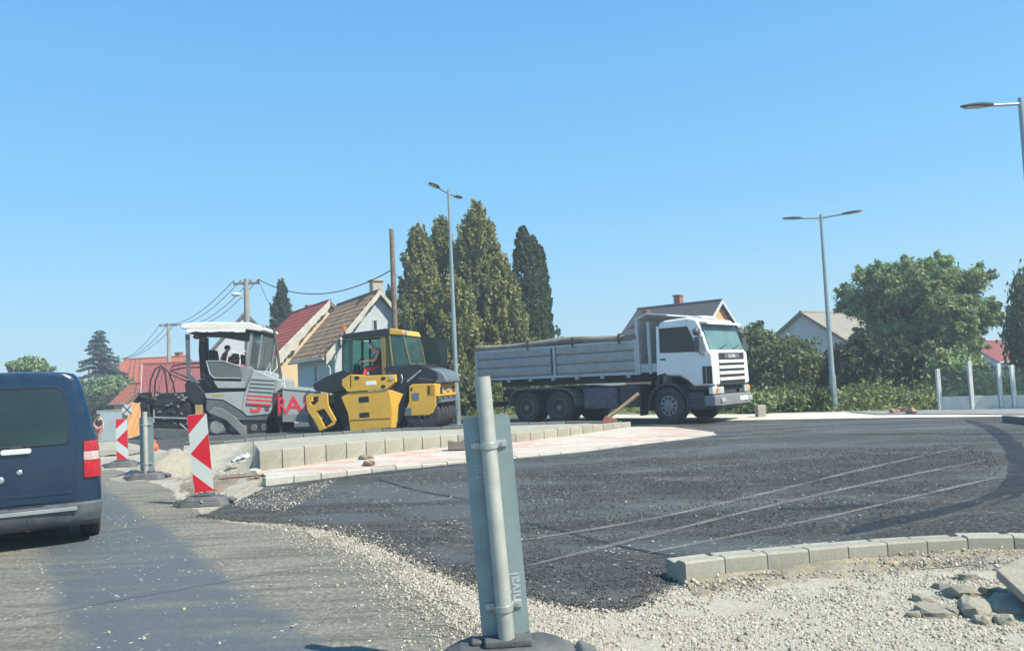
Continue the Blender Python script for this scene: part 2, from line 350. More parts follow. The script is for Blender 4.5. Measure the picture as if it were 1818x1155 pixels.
# far pavement behind the roundabout and the verge
pv = mat('pale_pavement', (.50, .475, .41), .9, bump=.4, bscale=25, dirt=.4, var=.12)
pf = gp((1000, 741), (1160, 746), (1290, 748), (1400, 746), (1600, 743), (1818, 741), (2200, 745)); pb = gp((2200, 722), (1818, 727), (1650, 730), (1480, 733), (1300, 737), (1160, 738), (1000, 735))
sheet('pavement', pf + pb, .03, pv, 0)
sheet('side_road', gp((1500, 733), (1560, 738), (1700, 737), (1830, 739), (2000, 742), (2100, 731), (1818, 728), (1660, 730)), .05, mat('side_asphalt', (.20, .205, .20), .85, bump=.4, bscale=30, dirt=.3), 0)
# pale streaks painted for windscreen reflections, and tyre marks, on the fresh asphalt
def streak(name, pp, wd, z, m):
    P = [Vector(G(x, y)[:2]) for x, y in pp]; Q = []
    for i in range(len(P) - 1):
        for k in range(12):
            f = k / 12; p0, p1, p2, p3 = P[max(i - 1, 0)], P[i], P[i + 1], P[min(i + 2, len(P) - 1)]
            Q.append(.5 * ((2 * p1) + (p2 - p0) * f + (2 * p0 - 5 * p1 + 4 * p2 - p3) * f * f + (3 * p1 - p0 - 3 * p2 + p3) * f ** 3))
    Q.append(P[-1]); vs = []
    for i, p in enumerate(Q):
        t = (Q[min(i + 1, len(Q) - 1)] - Q[max(i - 1, 0)]).normalized(); nrm = Vector((-t.y, t.x))
        e = min(1, i / 6, (len(Q) - 1 - i) / 6) * .8 + .2
        wj = wd * e * (1 + .35 * mnoise.noise(Vector((p.x * 3, p.y * 3, 0))))
        vs += [(*(p + nrm * wj / 2), z), (*(p - nrm * wj / 2), z)]
    b = MB().add(vs, [(2 * i, 2 * i + 1, 2 * i + 3, 2 * i + 2) for i in range(len(Q) - 1)])
    return tag(b.build(name, m, None, 0, 0), kind='structure')
def m_streak(name, col, thr, rough, op=1.0):
    m = bpy.data.materials.new(name); t, b, N, L = nodes(m); co = objco(t); out = t.nodes['Material Output']
    L(ramp(t, nz(t, co, 40, 6, .7), [(.3, tuple(x * .7 for x in col)), (.7, col)]), b.inputs['Base Color']); b.inputs['Roughness'].default_value = rough
    tr = N('ShaderNodeBsdfTransparent'); mx = N('ShaderNodeMixShader')
    L(mth(t, 'MULTIPLY', ramp(t, nz(t, co, 26, 7, .72), [(thr, 0.0), (thr + .22, 1.0)]), ramp(t, nz(t, co, 1.3, 3), [(.35, .3 * op), (.6, op)])), mx.inputs[0])
    L(tr.outputs[0], mx.inputs[1]); L(b.outputs[0], mx.inputs[2]); L(mx.outputs[0], out.inputs[0]); return m
REFL, TM = m_streak('pale_reflection_streak', (.30, .30, .28), .30, .9, .62), m_streak('dark_tyre_mark', (.015, .017, .02), .32, .6)
streak('reflection_streak', [(930, 962), (1150, 925), (1330, 885), (1520, 838), (1718, 793)], .085, .022, REFL)
streak('reflection_streak', [(930, 1010), (1150, 955), (1350, 905), (1560, 857), (1755, 818)], .085, .022, REFL)
streak('reflection_streak', [(1150, 985), (1300, 955), (1480, 918), (1640, 880), (1770, 850)], .07, .022, bpy.data.materials['faint_reflection_streak'] if 'faint_reflection_streak' in bpy.data.materials else REFL)
streak('reflection_streak', [(1480, 960), (1600, 937), (1720, 908), (1795, 880)], .10, .019, m_streak('faint_reflection_streak', (.24, .24, .23), .34, .9, .35))
streak('tyre_mark', [(1715, 746), (1760, 762), (1795, 790), (1812, 825), (1800, 868), (1740, 895), (1640, 918), (1500, 950)], .3, .0185, TM)
streak('tyre_mark', [(930, 930), (1010, 948), (1100, 972), (1210, 993)], .06, .0185, TM)
streak('tyre_mark', [(1380, 905), (1450, 905), (1520, 900), (1580, 903)], .16, .0185, TM)
streak('tyre_mark', [(665, 850), (740, 872), (830, 888)], .07, .0185, TM)
# ------------------------------------------------------------------ traffic island
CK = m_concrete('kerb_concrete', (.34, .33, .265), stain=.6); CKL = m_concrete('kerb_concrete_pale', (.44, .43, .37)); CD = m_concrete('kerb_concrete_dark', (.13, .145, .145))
def resample(P, step):
    P = [Vector(p) for p in P]; L_ = [0]
    for a, b in zip(P, P[1:]): L_.append(L_[-1] + (b - a).length)
    n = max(1, round(L_[-1] / step)); out = []
    for k in range(n + 1):
        q = L_[-1] * k / n; i = max(j for j in range(len(L_)) if L_[j] <= q + 1e-6); i = min(i, len(P) - 2)
        f = (q - L_[i]) / (L_[i + 1] - L_[i]); out.append(P[i].lerp(P[i + 1], f))
    return out
def kerb_row(name, P, step, width, depth, m, label, group, gap=.008, back=True, seed=0, zb=None, notch=0):
    """stones laid end to end along the front top edge P; the body lies behind the edge"""
    Q = resample(P, step); r = random.Random(seed); out = []
    for i in range(len(Q) - 1):
        a, b = Q[i].copy(), Q[i + 1].copy(); t = (b - a); L_ = t.length; t2 = Vector((t.x, t.y, 0)).normalized(); nrm = Vector((-t2.y, t2.x, 0))
        o_ = a + t / 2; ang = math.atan2(t2.y, t2.x) + r.uniform(-.008, .008)
        h = L_ / 2 - gap; dz = t.z / 2; j = r.uniform(-.006, .006); bev = .012
        prof = [(0, -depth), (0, -bev), (bev, 0), (width - bev, 0), (width, -bev), (width, -depth)] if not notch else [(0, -depth), (0, -bev), (bev, 0), (width * .35, 0), (width * .55, -notch), (width - bev, -notch * .6), (width, -notch), (width, -depth)]
        mb = MB().prism3([(-h, y, z - dz * h / (L_ / 2) + j) for y, z in prof], [(h, y, z + dz * h / (L_ / 2) + j) for y, z in prof])
        o = mb.build(name, m, None, .004, 30); o.location = o_; o.rotation_euler = (0, 0, ang); tag(o, label, 'kerbstone', group); out.append(o)
    return out
def at(px, pyb, zb, pyt=None):                # point over base pixel at height zb, lifted until it shows at pyt
    g = G(px, pyb, zb)
    return g if pyt is None else W(px, pyt, g.y)
A = [G(471, 848, .14), G(607, 836, .10), G(697, 827, .08), G(824, 818, .06), G(914, 810, .05), G(1032, 799, .05), G(1142, 785, .05), G(1225, 776, .045), G(1272, 769, .04)]
kerb_row('kerbstone', A, .48, .16, .25, CKL, 'pale flat kerbstone in the low front edge of the paved traffic island', 'kerbstones along the front edge of the island', seed=1)
Bp = [(460, 836, 800), (600, 816, 786), (700, 803, 778), (820, 790, 770), (909, 785, 769), (1032, 770, 756), (1120, 757, 748)]
Bz = [.05, .10, .12, .13, .14, .14, .14]
Bb = [G(p[0], p[1], z) for p, z in zip(Bp, Bz)]; Bt = [W(p[0], p[2], b.y) for p, b in zip(Bp, Bb)]
kerb_row('kerbstone', Bt, .44, .12, .5, CK, 'upright grey kerbstone in the tall wall row rising behind the pink paving', 'upright kerbstones walling the raised island bed', seed=2)
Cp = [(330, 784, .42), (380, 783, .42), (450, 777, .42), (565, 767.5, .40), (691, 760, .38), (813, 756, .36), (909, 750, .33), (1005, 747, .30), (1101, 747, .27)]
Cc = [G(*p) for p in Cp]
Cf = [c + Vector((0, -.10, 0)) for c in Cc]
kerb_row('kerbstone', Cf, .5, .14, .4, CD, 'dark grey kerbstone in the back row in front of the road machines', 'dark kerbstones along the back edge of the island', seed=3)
# paving between the front row and the wall row
def strip(name, rows, m, rough=0.0, sub=6, along=24, kind='structure', seed=5, sc2=3.0):
    R = [resample_n(r, along) for r in rows]; V = []; n = along + 1
    full = []
    for i in range(len(R) - 1):
        for k in range(sub):
            full.append([R[i][j].lerp(R[i + 1][j], k / sub) for j in range(n)])
    full.append(R[-1])
    for i, row in enumerate(full):
        for j, p in enumerate(row):
            e = 0 if (i in (0, len(full) - 1)) else min(1, j / 2, (n - 1 - j) / 2)
            V.append((p.x, p.y, p.z + e * rough * (mnoise.noise(Vector((p.x * sc2, p.y * sc2, seed))) + .5 * mnoise.noise(Vector((p.x * sc2 * 4, p.y * sc2 * 4, seed))))))
    F_ = [(i * n + j, i * n + j + 1, (i + 1) * n + j + 1, (i + 1) * n + j) for i in range(len(full) - 1) for j in range(n - 1)]
    o = MB().add(V, F_).build(name, m, None, 0, 60)
    return tag(o, kind=kind)
def resample_n(P, n):
    P = [Vector(p) for p in P]; L_ = [0]
    for a, b in zip(P, P[1:]): L_.append(L_[-1] + (b - a).length)
    out = []
    for k in range(n + 1):
        q = L_[-1] * k / n; i = min(max(j for j in range(len(L_)) if L_[j] <= q + 1e-6), len(P) - 2)
        f = (q - L_[i]) / (L_[i + 1] - L_[i]); out.append(P[i].lerp(P[i + 1], f))
    return out
def m_paving():
    m = bpy.data.materials.new('pink_block_paving'); t, b, N, L = nodes(m); co = objco(t)
    mp = N('ShaderNodeMapping'); mp.inputs['Rotation'].default_value = (0, 0, R_(-25)); L(co, mp.inputs[0])
    br = N('ShaderNodeTexBrick'); L(mp.outputs[0], br.inputs[0]); br.inputs['Scale'].default_value = 5; br.inputs['Mortar Size'].default_value = .012
    br.inputs[1].default_value = (.44, .40, .34, 1); br.inputs[2].default_value = (.50, .47, .40, 1); br.inputs[3].default_value = (.26, .24, .20, 1)
    mp2 = N('ShaderNodeMapping'); mp2.inputs['Rotation'].default_value = (0, 0, R_(-25)); mp2.inputs['Scale'].default_value = (.5, 2.2, 1); L(co, mp2.inputs[0])
    red = ramp(t, nz(t, mp2.outputs[0], 1.1, 7, .65), [(.47, 0.0), (.62, .75)])
    c = mixc(t, red, br.outputs[0], (.46, .18, .12)); c = mixc(t, ramp(t, nz(t, co, 2.2, 8, .7), [(.5, 0.0), (.62, .75)]), c, (.50, .46, .38))
    L(c, b.inputs['Base Color']); b.inputs['Roughness'].default_value = .9; bumpn(t, b, mth(t, 'ADD', br.outputs[1], nz(t, co, 60, 6)), .4, .008); return m
Ab = [p + Vector((-.02, .165, -.004)) for p in A]
Bf = [b + Vector((.0, .005, 0)) for b in Bb] + [G(1190, 757, .07), G(1268, 766.5, .04)]
strip('island_pavement', [Ab, Bf], m_paving(), .006, 5, 40)
bk = [G(1120, 757, .14) + Vector((0, .15, 0)), G(1160, 754, .05), G(1215, 757, .03), G(1268, 765, .03)]
FILL = m_concrete('rough_concrete_fill', (.37, .35, .275), 9, .5, 1.3)
Btb = [p + Vector((-.02, .125, -.02)) for p in Bt]; Cff = [c + Vector((0, -.004, -.07)) for c in Cf]
strip('raised_bed', [Btb, Cff[2:]], FILL, .03, 8, 60)
lf = [G(322, 842, -.01), G(345, 842, -.01), G(400, 838, -.01), G(463, 838, -.01)]
strip('embankment', [lf, Cff[0:3] + [Btb[0] + Vector((.01, -.06, 0))]], FILL, .05, 8, 30)
# broken soil pit and concrete haunch at the island's left tip
SOIL = m_concrete('brown_soil', (.27, .21, .15), 12, .5, 1.2)
strip('soil', [[G(345, 897, -.01), G(400, 890, -.01), G(452, 858, -.01)], [G(318, 872, .0), G(378, 866, .10), G(462, 846, .10)], [G(312, 850, -.01), G(372, 843, .0), G(470, 838, .02)]], SOIL, .07, 9, 26, sc2=5)
hb = MB()
a0, a1 = G(412, 893, -.03), G(470, 856, -.02); dd = (a1 - a0).normalized(); nn = Vector((-dd.y, dd.x, 0))
hb.prism3([a0 + nn * .02 + Vector((0, 0, .0)), a0 + nn * .02 + Vector((0, 0, .05)), a0 + nn * .3 + Vector((0, 0, .07)), a0 + nn * .34], [a1 - nn * .05, a1 - nn * .02 + Vector((0, 0, .09)), a1 + nn * .32 + Vector((0, 0, .15)), a1 + nn * .36])
tag(hb.build('kerb_haunch', FILL, None, .02), 'rough concrete haunch slanting from the front kerb down to the striped board', 'concrete footing')
# near kerb on the right
NK = [G(1216, 996.5, .17), G(1293.5, 986.6, .168), G(1374.5, 980, .163), G(1457, 973, .157), G(1532, 966, .15), G(1605, 960, .143), G(1732, 953, .13), G(1850, 952, .13), G(1990, 962, .13)]
NK[0] = W(1216, 996.5, G(1218, 1041).y)
kk = kerb_row('kerbstone', NK, .345, .26, .24, CK, 'grey kerbstone in the nearest row, bedded in pale gravel at the right', 'kerbstones in the near row', gap=.003, seed=4, notch=.03)
tag(kk[0], 'grey kerbstone with its notched end showing, first at the left of the near row', 'kerbstone')
kf = kk[0].location
kb = [p + Vector((0, -.004, -.10 + .018 * math.sin(i * 2.3))) for i, p in enumerate(NK)]; kb[0] = kb[0] + Vector((0, 0, -.05)); kb = [kb[0], kb[1] + Vector((0, 0, -.03))] + kb[2:]
strip('soil_bank', [[p + Vector((0, -.30, 0)) * 1.0 - Vector((0, 0, p.z - .006)) for p in kb], kb], m_concrete('dusty_bank', (.36, .32, .235), 22, .6, 2.0), .045, 8, 90, sc2=5)
# ------------------------------------------------------------------ gravel and crumbs
ICO = np.array([(0,-1,1.618),(0,1,1.618),(0,-1,-1.618),(0,1,-1.618),(1.618,0,1),(-1.618,0,1),(1.618,0,-1),(-1.618,0,-1),(1,1.618,0),(-1,1.618,0),(1,-1.618,0),(-1,-1.618,0)], dtype=float) / 1.9
ICF = []
for i in range(12):
    for j in range(i + 1, 12):
        for k in range(j + 1, 12):
            p = ICO[[i, j, k]]; d = [np.linalg.norm(p[0] - p[1]), np.linalg.norm(p[1] - p[2]), np.linalg.norm(p[0] - p[2])]
            if max(d) < 1.1:
                n = np.cross(p[1] - p[0], p[2] - p[0]); ICF.append((i, j, k) if n @ p.mean(0) > 0 else (i, k, j))
ICF = np.array(ICF)
def stones(name, P, S, m, label=None, kind='stuff', sink=.25):
    n = len(P); q = rng.normal(size=(n, 4)); q /= np.linalg.norm(q, axis=1)[:, None]; a, b, c, d = q.T
    R = np.stack([np.stack([1 - 2 * (c * c + d * d), 2 * (b * c - a * d), 2 * (b * d + a * c)], 1), np.stack([2 * (b * c + a * d), 1 - 2 * (b * b + d * d), 2 * (c * d - a * b)], 1), np.stack([2 * (b * d - a * c), 2 * (c * d + a * b), 1 - 2 * (b * b + c * c)], 1)], 1)
    base = ICO[None] * (1 + rng.uniform(-.28, .28, (n, 12, 1))) * rng.uniform(.6, 1.2, (n, 1, 3))
    V = np.einsum('nij,nkj->nki', R, base) * (S[:, None, None] / 2) + P[:, None, :]; V[:, :, 2] += (S * (.5 - sink))[:, None]
    Fa = (ICF[None] + (np.arange(n) * 12)[:, None, None]).reshape(-1, 3)
    return tag(npmesh(name, V.reshape(-1, 3), Fa, m, tint=np.repeat(rng.random(n), 12)), label, None, None, kind)
def m_stone(name, cols):
    m = bpy.data.materials.new(name); t, b, N, L = nodes(m); a = N('ShaderNodeAttribute'); a.attribute_name = 'tint'
    c = ramp(t, a.outputs['Fac'], [(i / (len(cols) - 1), q) for i, q in enumerate(cols)])
    L(mixc(t, 1.0, c, ramp(t, nz(t, objco(t), 90, 4), [(.3, .75), (.7, 1.1)]), 'MULTIPLY'), b.inputs['Base Color']); b.inputs['Roughness'].default_value = .85; return m
PALE = m_stone('pale_gravel', [(.20, .18, .14), (.31, .285, .22), (.40, .37, .29), (.53, .50, .42)])
DARK = m_stone('asphalt_crumb', [(.020, .020, .019), (.045, .046, .044), (.080, .082, .078), (.15, .15, .14)])
def inpoly(P, poly):
    x, y = P[:, 0], P[:, 1]; ins = np.zeros(len(P), bool); n = len(poly)
    for i in range(n):
        x0, y0 = poly[i][:2]; x1, y1 = poly[(i + 1) % n][:2]
        c = ((y0 > y) != (y1 > y)) & (x < (x1 - x0) * (y - y0) / (y1 - y0 + 1e-12) + x0); ins ^= c
    return ins
def scatter(poly, dens, z=0.0, clump=0.0, cs=1.5):
    p = np.array([q[:2] for q in poly]); lo, hi = p.min(0), p.max(0); n = int(dens * (hi - lo).prod())
    P = rng.uniform(lo, hi, (n, 2)); P = P[inpoly(P, poly)]
    if clump:
        k = np.array([mnoise.noise(Vector((a * cs, b * cs, 3))) + .5 * mnoise.noise(Vector((a * cs * 3, b * cs * 3, 9))) for a, b in P]); P = P[k + rng.normal(0, .08, len(k)) > clump]
    return np.column_stack([P, np.full(len(P), z)])
def near_line(pp, dens, sd, z=0.0, ln=None):
    P = resample([Vector(G(x, y)) for x, y in pp], .05); n = int(dens * len(P) * .05); i = rng.integers(0, len(P), n); A_ = np.array([(p.x, p.y) for p in P])
    Q = A_[i] + rng.normal(0, sd, (n, 2)); return np.column_stack([Q, np.full(n, z)])
shoulder = gp((520, 935), (640, 950), (700, 975), (790, 1020), (880, 1052), (1000, 1080), (1112, 1088), (1160, 1065), (1215, 1045), (1400, 1035), (1620, 1012), (1900, 1010), (2000, 1180), (1400, 1260), (900, 1260), (830, 1130), (740, 1050), (640, 990))
S1 = scatter(shoulder, 6500, .003, -.22, 2.2)
e1 = near_line([(560, 935), (640, 950), (720, 990), (800, 1030), (860, 1062), (1000, 1085), (1110, 1085)], 1300, .11, .004)
e2 = near_line([(500, 930), (600, 965), (660, 1000), (740, 1055), (800, 1110), (860, 1190)], 750, .16, .004); S2 = np.concatenate([S1, e1, e2]); stones('gravel', S2, rng.gamma(3.0, .0026, len(S2)) + .005, PALE, 'pale crushed gravel along the edge of the black asphalt')
shoulder2 = gp((600, 942), (700, 975), (790, 1020), (880, 1052), (1000, 1080), (1112, 1088), (1160, 1065), (1215, 1045), (1400, 1035), (1620, 1012), (1900, 1010), (2000, 1180), (1400, 1260), (980, 1260), (900, 1150), (820, 1070), (740, 1015), (660, 972))
# dusty fine bed under the gravel
sheet('gravel_bed', [(x, y, .07) for x, y in shoulder2], .008, m_concrete('gravel_dust', (.39, .36, .28), 20, .4, 1.4), .10)
c1 = near_line([(366, 915), (420, 922), (520, 928), (620, 943), (700, 972), (780, 1010), (850, 1038), (930, 1052), (1000, 1070), (1060, 1078), (1112, 1078), (1150, 1052), (1185, 1015)], 1500, .07, .012)
c2 = near_line([(450, 885), (520, 868), (560, 858), (640, 845), (760, 832), (830, 822)], 700, .06, .016)
c3 = scatter(gp((380, 912), (480, 890), (600, 900), (720, 960), (850, 1030), (1100, 1070), (1000, 1000), (700, 900), (560, 860), (450, 882)), 1400, .014, .02, 2.5)
c4 = scatter(gp((920, 850), (1300, 830), (1700, 785), (1760, 800), (1500, 850), (1200, 890), (930, 900)), 700, .016, .08, 1.0)
c5 = scatter(gp((915, 1045), (915, 880), (930, 845), (1250, 800), (1560, 795), (1760, 800), (1780, 840), (1600, 935), (1215, 985), (1150, 1040), (1060, 1070)), 900, .015, -.12, .8)
c5 = c5[(rng.random(len(c5)) < .75)]
cc = np.concatenate([c1, c2, c3, c4, c5]); stones('asphalt_crumbs', cc, rng.gamma(3.5, .0019, len(cc)) + .004, DARK, 'loose black asphalt crumbs on the fresh surface')
p1 = scatter(gp((470, 870), (560, 860), (600, 850), (560, 885), (500, 910), (440, 905), (410, 900)), 420, .014); p2 = scatter(gp((240, 812), (330, 800), (345, 860), (260, 845)), 300, .01, -.1)
p3 = scatter(gp((0, 940), (250, 860), (500, 930), (760, 1060), (800, 1250), (0, 1250)), 16, .004, .05, 1.2); p4 = scatter(gp((400, 900), (700, 850), (1300, 800), (1500, 850), (1150, 1030), (800, 1000)), 12, .016, 0, .9)
p6 = near_line([(1240, 1046), (1400, 1022), (1620, 1004), (1800, 1004)], 520, .10, .03); p7 = near_line([(1240, 1030), (1400, 1008), (1620, 992), (1800, 990)], 160, .05, .05)
p5 = scatter(gp((340, 840), (460, 836), (440, 870), (390, 900), (330, 900)), 300, .06, 0)
pp_ = np.concatenate([p1, p2, p3, p4, p5, p6, p7]); stones('gravel', pp_, rng.gamma(3, .0034, len(pp_)) + .004, PALE, 'scattered pale pebbles on the road and at the island tip')
# heap of sand left of the island
def heap(name, c, rx, ry, h, m, label, cat, seed=1, n=26):
    V = []; F_ = []
    for i in range(n + 1):
        for j in range(n + 1):
            u, v = i / n * 2 - 1, j / n * 2 - 1; r = min(1, math.hypot(u, v)); z = h * (math.cos(r * math.pi) * .5 + .5) ** 1.2
            z += (1 - r) * h * .35 * (mnoise.noise(Vector((u * 3, v * 3, seed))) + .4 * mnoise.noise(Vector((u * 11, v * 11, seed))))
            V.append((c.x + u * rx, c.y + v * ry, c.z + z - .01))
    F_ = [(i * (n + 1) + j, (i + 1) * (n + 1) + j, (i + 1) * (n + 1) + j + 1, i * (n + 1) + j + 1) for i in range(n) for j in range(n)]
    return tag(MB().add(V, F_).build(name, m, None, 0, 70), label, cat)
heap('sand_heap', G(300, 838), 1.1, 1.5, .42, m_concrete('sand_heap_mat', (.30, .27, .21), 14, .3, 1.3), 'low pale heap of sand and rubble between the grey post and the striped board', 'sand heap', 3)
# kerbside rubble
def slab(name, c, size, rot, m, label, cat='rubble', seed=0, group=None):
    r = random.Random(seed); bm = bmesh.new(); bmesh.ops.create_icosphere(bm, subdivisions=2, radius=.6)
    for v in bm.verts:
        v.co.x = max(-.5, min(.5, v.co.x)); v.co.y = max(-.5, min(.5, v.co.y)); v.co.z = max(-.5, min(.5, v.co.z * 1.3))
        v.co += mnoise.noise_vector(v.co * 2.6 + Vector((seed * 3.1, 0, 0))) * .20; v.co = Vector((v.co.x * size[0], v.co.y * size[1], v.co.z * size[2]))
    me = bpy.data.meshes.new(name); bm.to_mesh(me); bm.free(); me.materials.append(m); o = link(bpy.data.objects.new(name, me)); o.location = c; o.rotation_euler = rot
    return tag(o, label, cat, group)
RB = m_concrete('broken_asphalt_slab', (.33, .305, .24), 10, .5, 1.2)
slab('rubble', G(1662, 1085, .02), (.24, .20, .06), (.1, .1, .2), RB, 'flat broken slab lying leftmost in the rubble at the right edge', seed=1)
slab('rubble', G(1730, 1080, .04), (.20, .17, .09), (.2, -.15, 1.1), RB, 'blocky broken lump beside the flat slab in the near gravel', seed=2)
slab('rubble', G(1700, 1050, .03), (.20, .18, .08), (.15, .2, 2.0), RB, 'small broken lump behind the others in the near gravel', seed=3)
slab('rubble', G(1800, 1078, .02), (.26, .28, .10), (.1, -.1, .5), RB, 'pale broken piece at the frame edge in front of the tilted slab', seed=4)
for i, (x, y, s1, s2) in enumerate([(1640, 1062, .13, .05), (1690, 1086, .10, .05), (1765, 1052, .15, .07), (1745, 1100, .11, .05), (1670, 1040, .10, .05), (1715, 1024, .14, .05), (1780, 1100, .12, .06), (1622, 1090, .08, .04)]):
    slab('rubble', G(x, y, .02), (s1, s1 * .8, s2), (.2 * math.sin(i), .2 * math.cos(i), i * 1.3), RB, 'small broken chunk among the larger rubble at the bottom right', seed=60 + i, group='small chunks in the near rubble')
sl_ = MB(); sl_.prism3([(-.30, -.22, 0), (.45, -.3, 0), (.5, .3, 0), (-.12, .25, 0)], [(-.30, -.22, .06), (.45, -.3, .06), (.5, .3, .06), (-.12, .25, .06)])
o = sl_.build('concrete_slab', RB, None, .01); o.location = G(1862, 1052, .12); o.rotation_euler = (.30, -.16, .35); tag(o, 'large grey slab tilted on the rubble at the right edge', 'slab')
for i, (x, y, s) in enumerate([(1582, 1003, .07), (1548, 1009, .05), (1525, 1008, .045)]):
    slab('rubble', G(x, y, .02), (s * 1.6, s, s), (0, 0, i), m_concrete('ochre_stone', (.42, .33, .22)), ['ochre stone against the near kerb, biggest of three', 'small ochre stone in the middle of three by the near kerb', 'smallest ochre stone, leftmost of three by the near kerb'][i], seed=10 + i)
# ------------------------------------------------------------------ people
def skin(name, pts, edges, m, parent=None, root=0, sub=1):
    me = bpy.data.meshes.new(name); me.from_pydata([tuple(p[:3]) for p in pts], edges, []); me.materials.append(m)
    o = link(bpy.data.objects.new(name, me), parent)
    md = o.modifiers.new('skin', 'SKIN'); md.use_smooth_shade = True
    for i, p in enumerate(pts):
        v = me.skin_vertices[0].data[i]; v.radius = (p[3], p[3]); v.use_root = (i == root)
    s = o.modifiers.new('sub', 'SUBSURF'); s.levels = sub; s.render_levels = sub; return o
SKIN = mat('skin', (.60, .31, .19), .55, var=.08)
def person(name, label, J, cl, hair, parent=None, hips=.125, loc=(0, 0, 0), rz=0, trunk=True):
    """J: joints dict in the figure's frame; cl: list of (part, [joint names], radius factor, material)"""
    root = thing(name, label, 'person', loc, rz); V = lambda k: Vector(J[k])
    rad = dict(pelvis=.13, waist=.125, chest=.15, neck=.055, head0=.075, head=.095, crown=.07, sl=.06, sr=.06, el=.042, er=.042, wl=.027, wr=.027, hl=.085, hr=.085, kl=.06, kr=.06, al=.038, ar=.038, tl=.035, tr=.035)
    h = V('head'); n_ = V('neck'); up = (h - n_).normalized(); J['head0'] = n_ + up * ((h - n_).length * .5); J['crown'] = h + up * .085
    names = [k for k in ['pelvis', 'waist', 'chest', 'neck', 'head0', 'head', 'crown', 'sl', 'el', 'wl', 'sr', 'er', 'wr', 'hl', 'kl', 'al', 'tl', 'hr', 'kr', 'ar', 'tr'] if k in J]
    idx = {k: i for i, k in enumerate(names)}; pts = [(*J[k], rad[k]) for k in names]
    E = [(a, b) for a, b in [('pelvis', 'waist'), ('waist', 'chest'), ('chest', 'neck'), ('neck', 'head0'), ('head0', 'head'), ('head', 'crown'), ('chest', 'sl'), ('sl', 'el'), ('el', 'wl'), ('chest', 'sr'), ('sr', 'er'), ('er', 'wr'), ('pelvis', 'hl'), ('hl', 'kl'), ('kl', 'al'), ('al', 'tl'), ('pelvis', 'hr'), ('hr', 'kr'), ('kr', 'ar'), ('ar', 'tr')] if a in idx and b in idx]
    ed = [(idx[a], idx[b]) for a, b in E]
    for s in 'lr':                                        # palm and five fingers
        if 'w' + s not in idx: continue
        w_ = V('w' + s); d = (w_ - V('e' + s)).normalized(); side = d.cross(Vector((0, 0, 1)));
        side = side.normalized() if side.length > .1 else Vector((0, 1, 0)); dn = d.cross(side).normalized()
        if dn.z > 0: dn = -dn
        pi_ = len(pts); pts.append((*(w_ + d * .07), .026)); ed.append((idx['w' + s], pi_))
        for k, (q, L_) in enumerate([(-.032, .085), (-.011, .095), (.011, .09), (.032, .07)]):
            a = w_ + d * .085 + side * q; b_ = a + d * L_ * .5 + dn * .012; c = b_ + d * L_ * .3 + dn * L_ * .4
            i0 = len(pts); pts += [(*a, .010), (*b_, .009), (*c, .008)]; ed += [(pi_, i0), (i0, i0 + 1), (i0 + 1, i0 + 2)]
        a = w_ + d * .04 - side * .035 + dn * .01; b_ = a + d * .035 - side * .015 + dn * .01; i0 = len(pts); pts += [(*a, .011), (*b_, .009)]; ed += [(idx['w' + s], i0), (i0, i0 + 1)]
    fw = Vector(J.get('face', (0, -1, 0))).normalized()
    i0 = len(pts); pts += [(*(h + fw * .095), .018)]; ed.append((idx['head'], i0))     # nose
    sd = fw.cross(up).normalized()
    for q in (-1, 1): i0 = len(pts); pts += [(*(h + sd * q * .09), .02)]; ed.append((idx['head'], i0))   # ears
    skin('body', pts, ed, SKIN, root)
    e = MB()
    for q in (-1, 1): e.ball(h + fw * .092 + sd * q * .032 + up * .012, .011, 8, 6)
    e.obox(h + fw * .088 - up * .048, (.03, .03, .008)); e.build('eyes_and_mouth', mat('face_dark', (.05, .03, .025), .5), root, 0, 60)
    hb_ = MB(); hb_.ball(h + up * .04 - fw * .022, (.108, .108, .088), 16, 10); hb_.build('hair', hair, root, 0, 60)
    for nm, ks, f, m_ in cl:
        segs = [(a, b) for a, b in E if a in ks and b in ks]; ii = {k: i for i, k in enumerate(ks)}
        skin(nm, [(*J[k], rad[k] * f + .012) for k in ks], [(ii[a], ii[b]) for a, b in segs], m_, root)
    return root
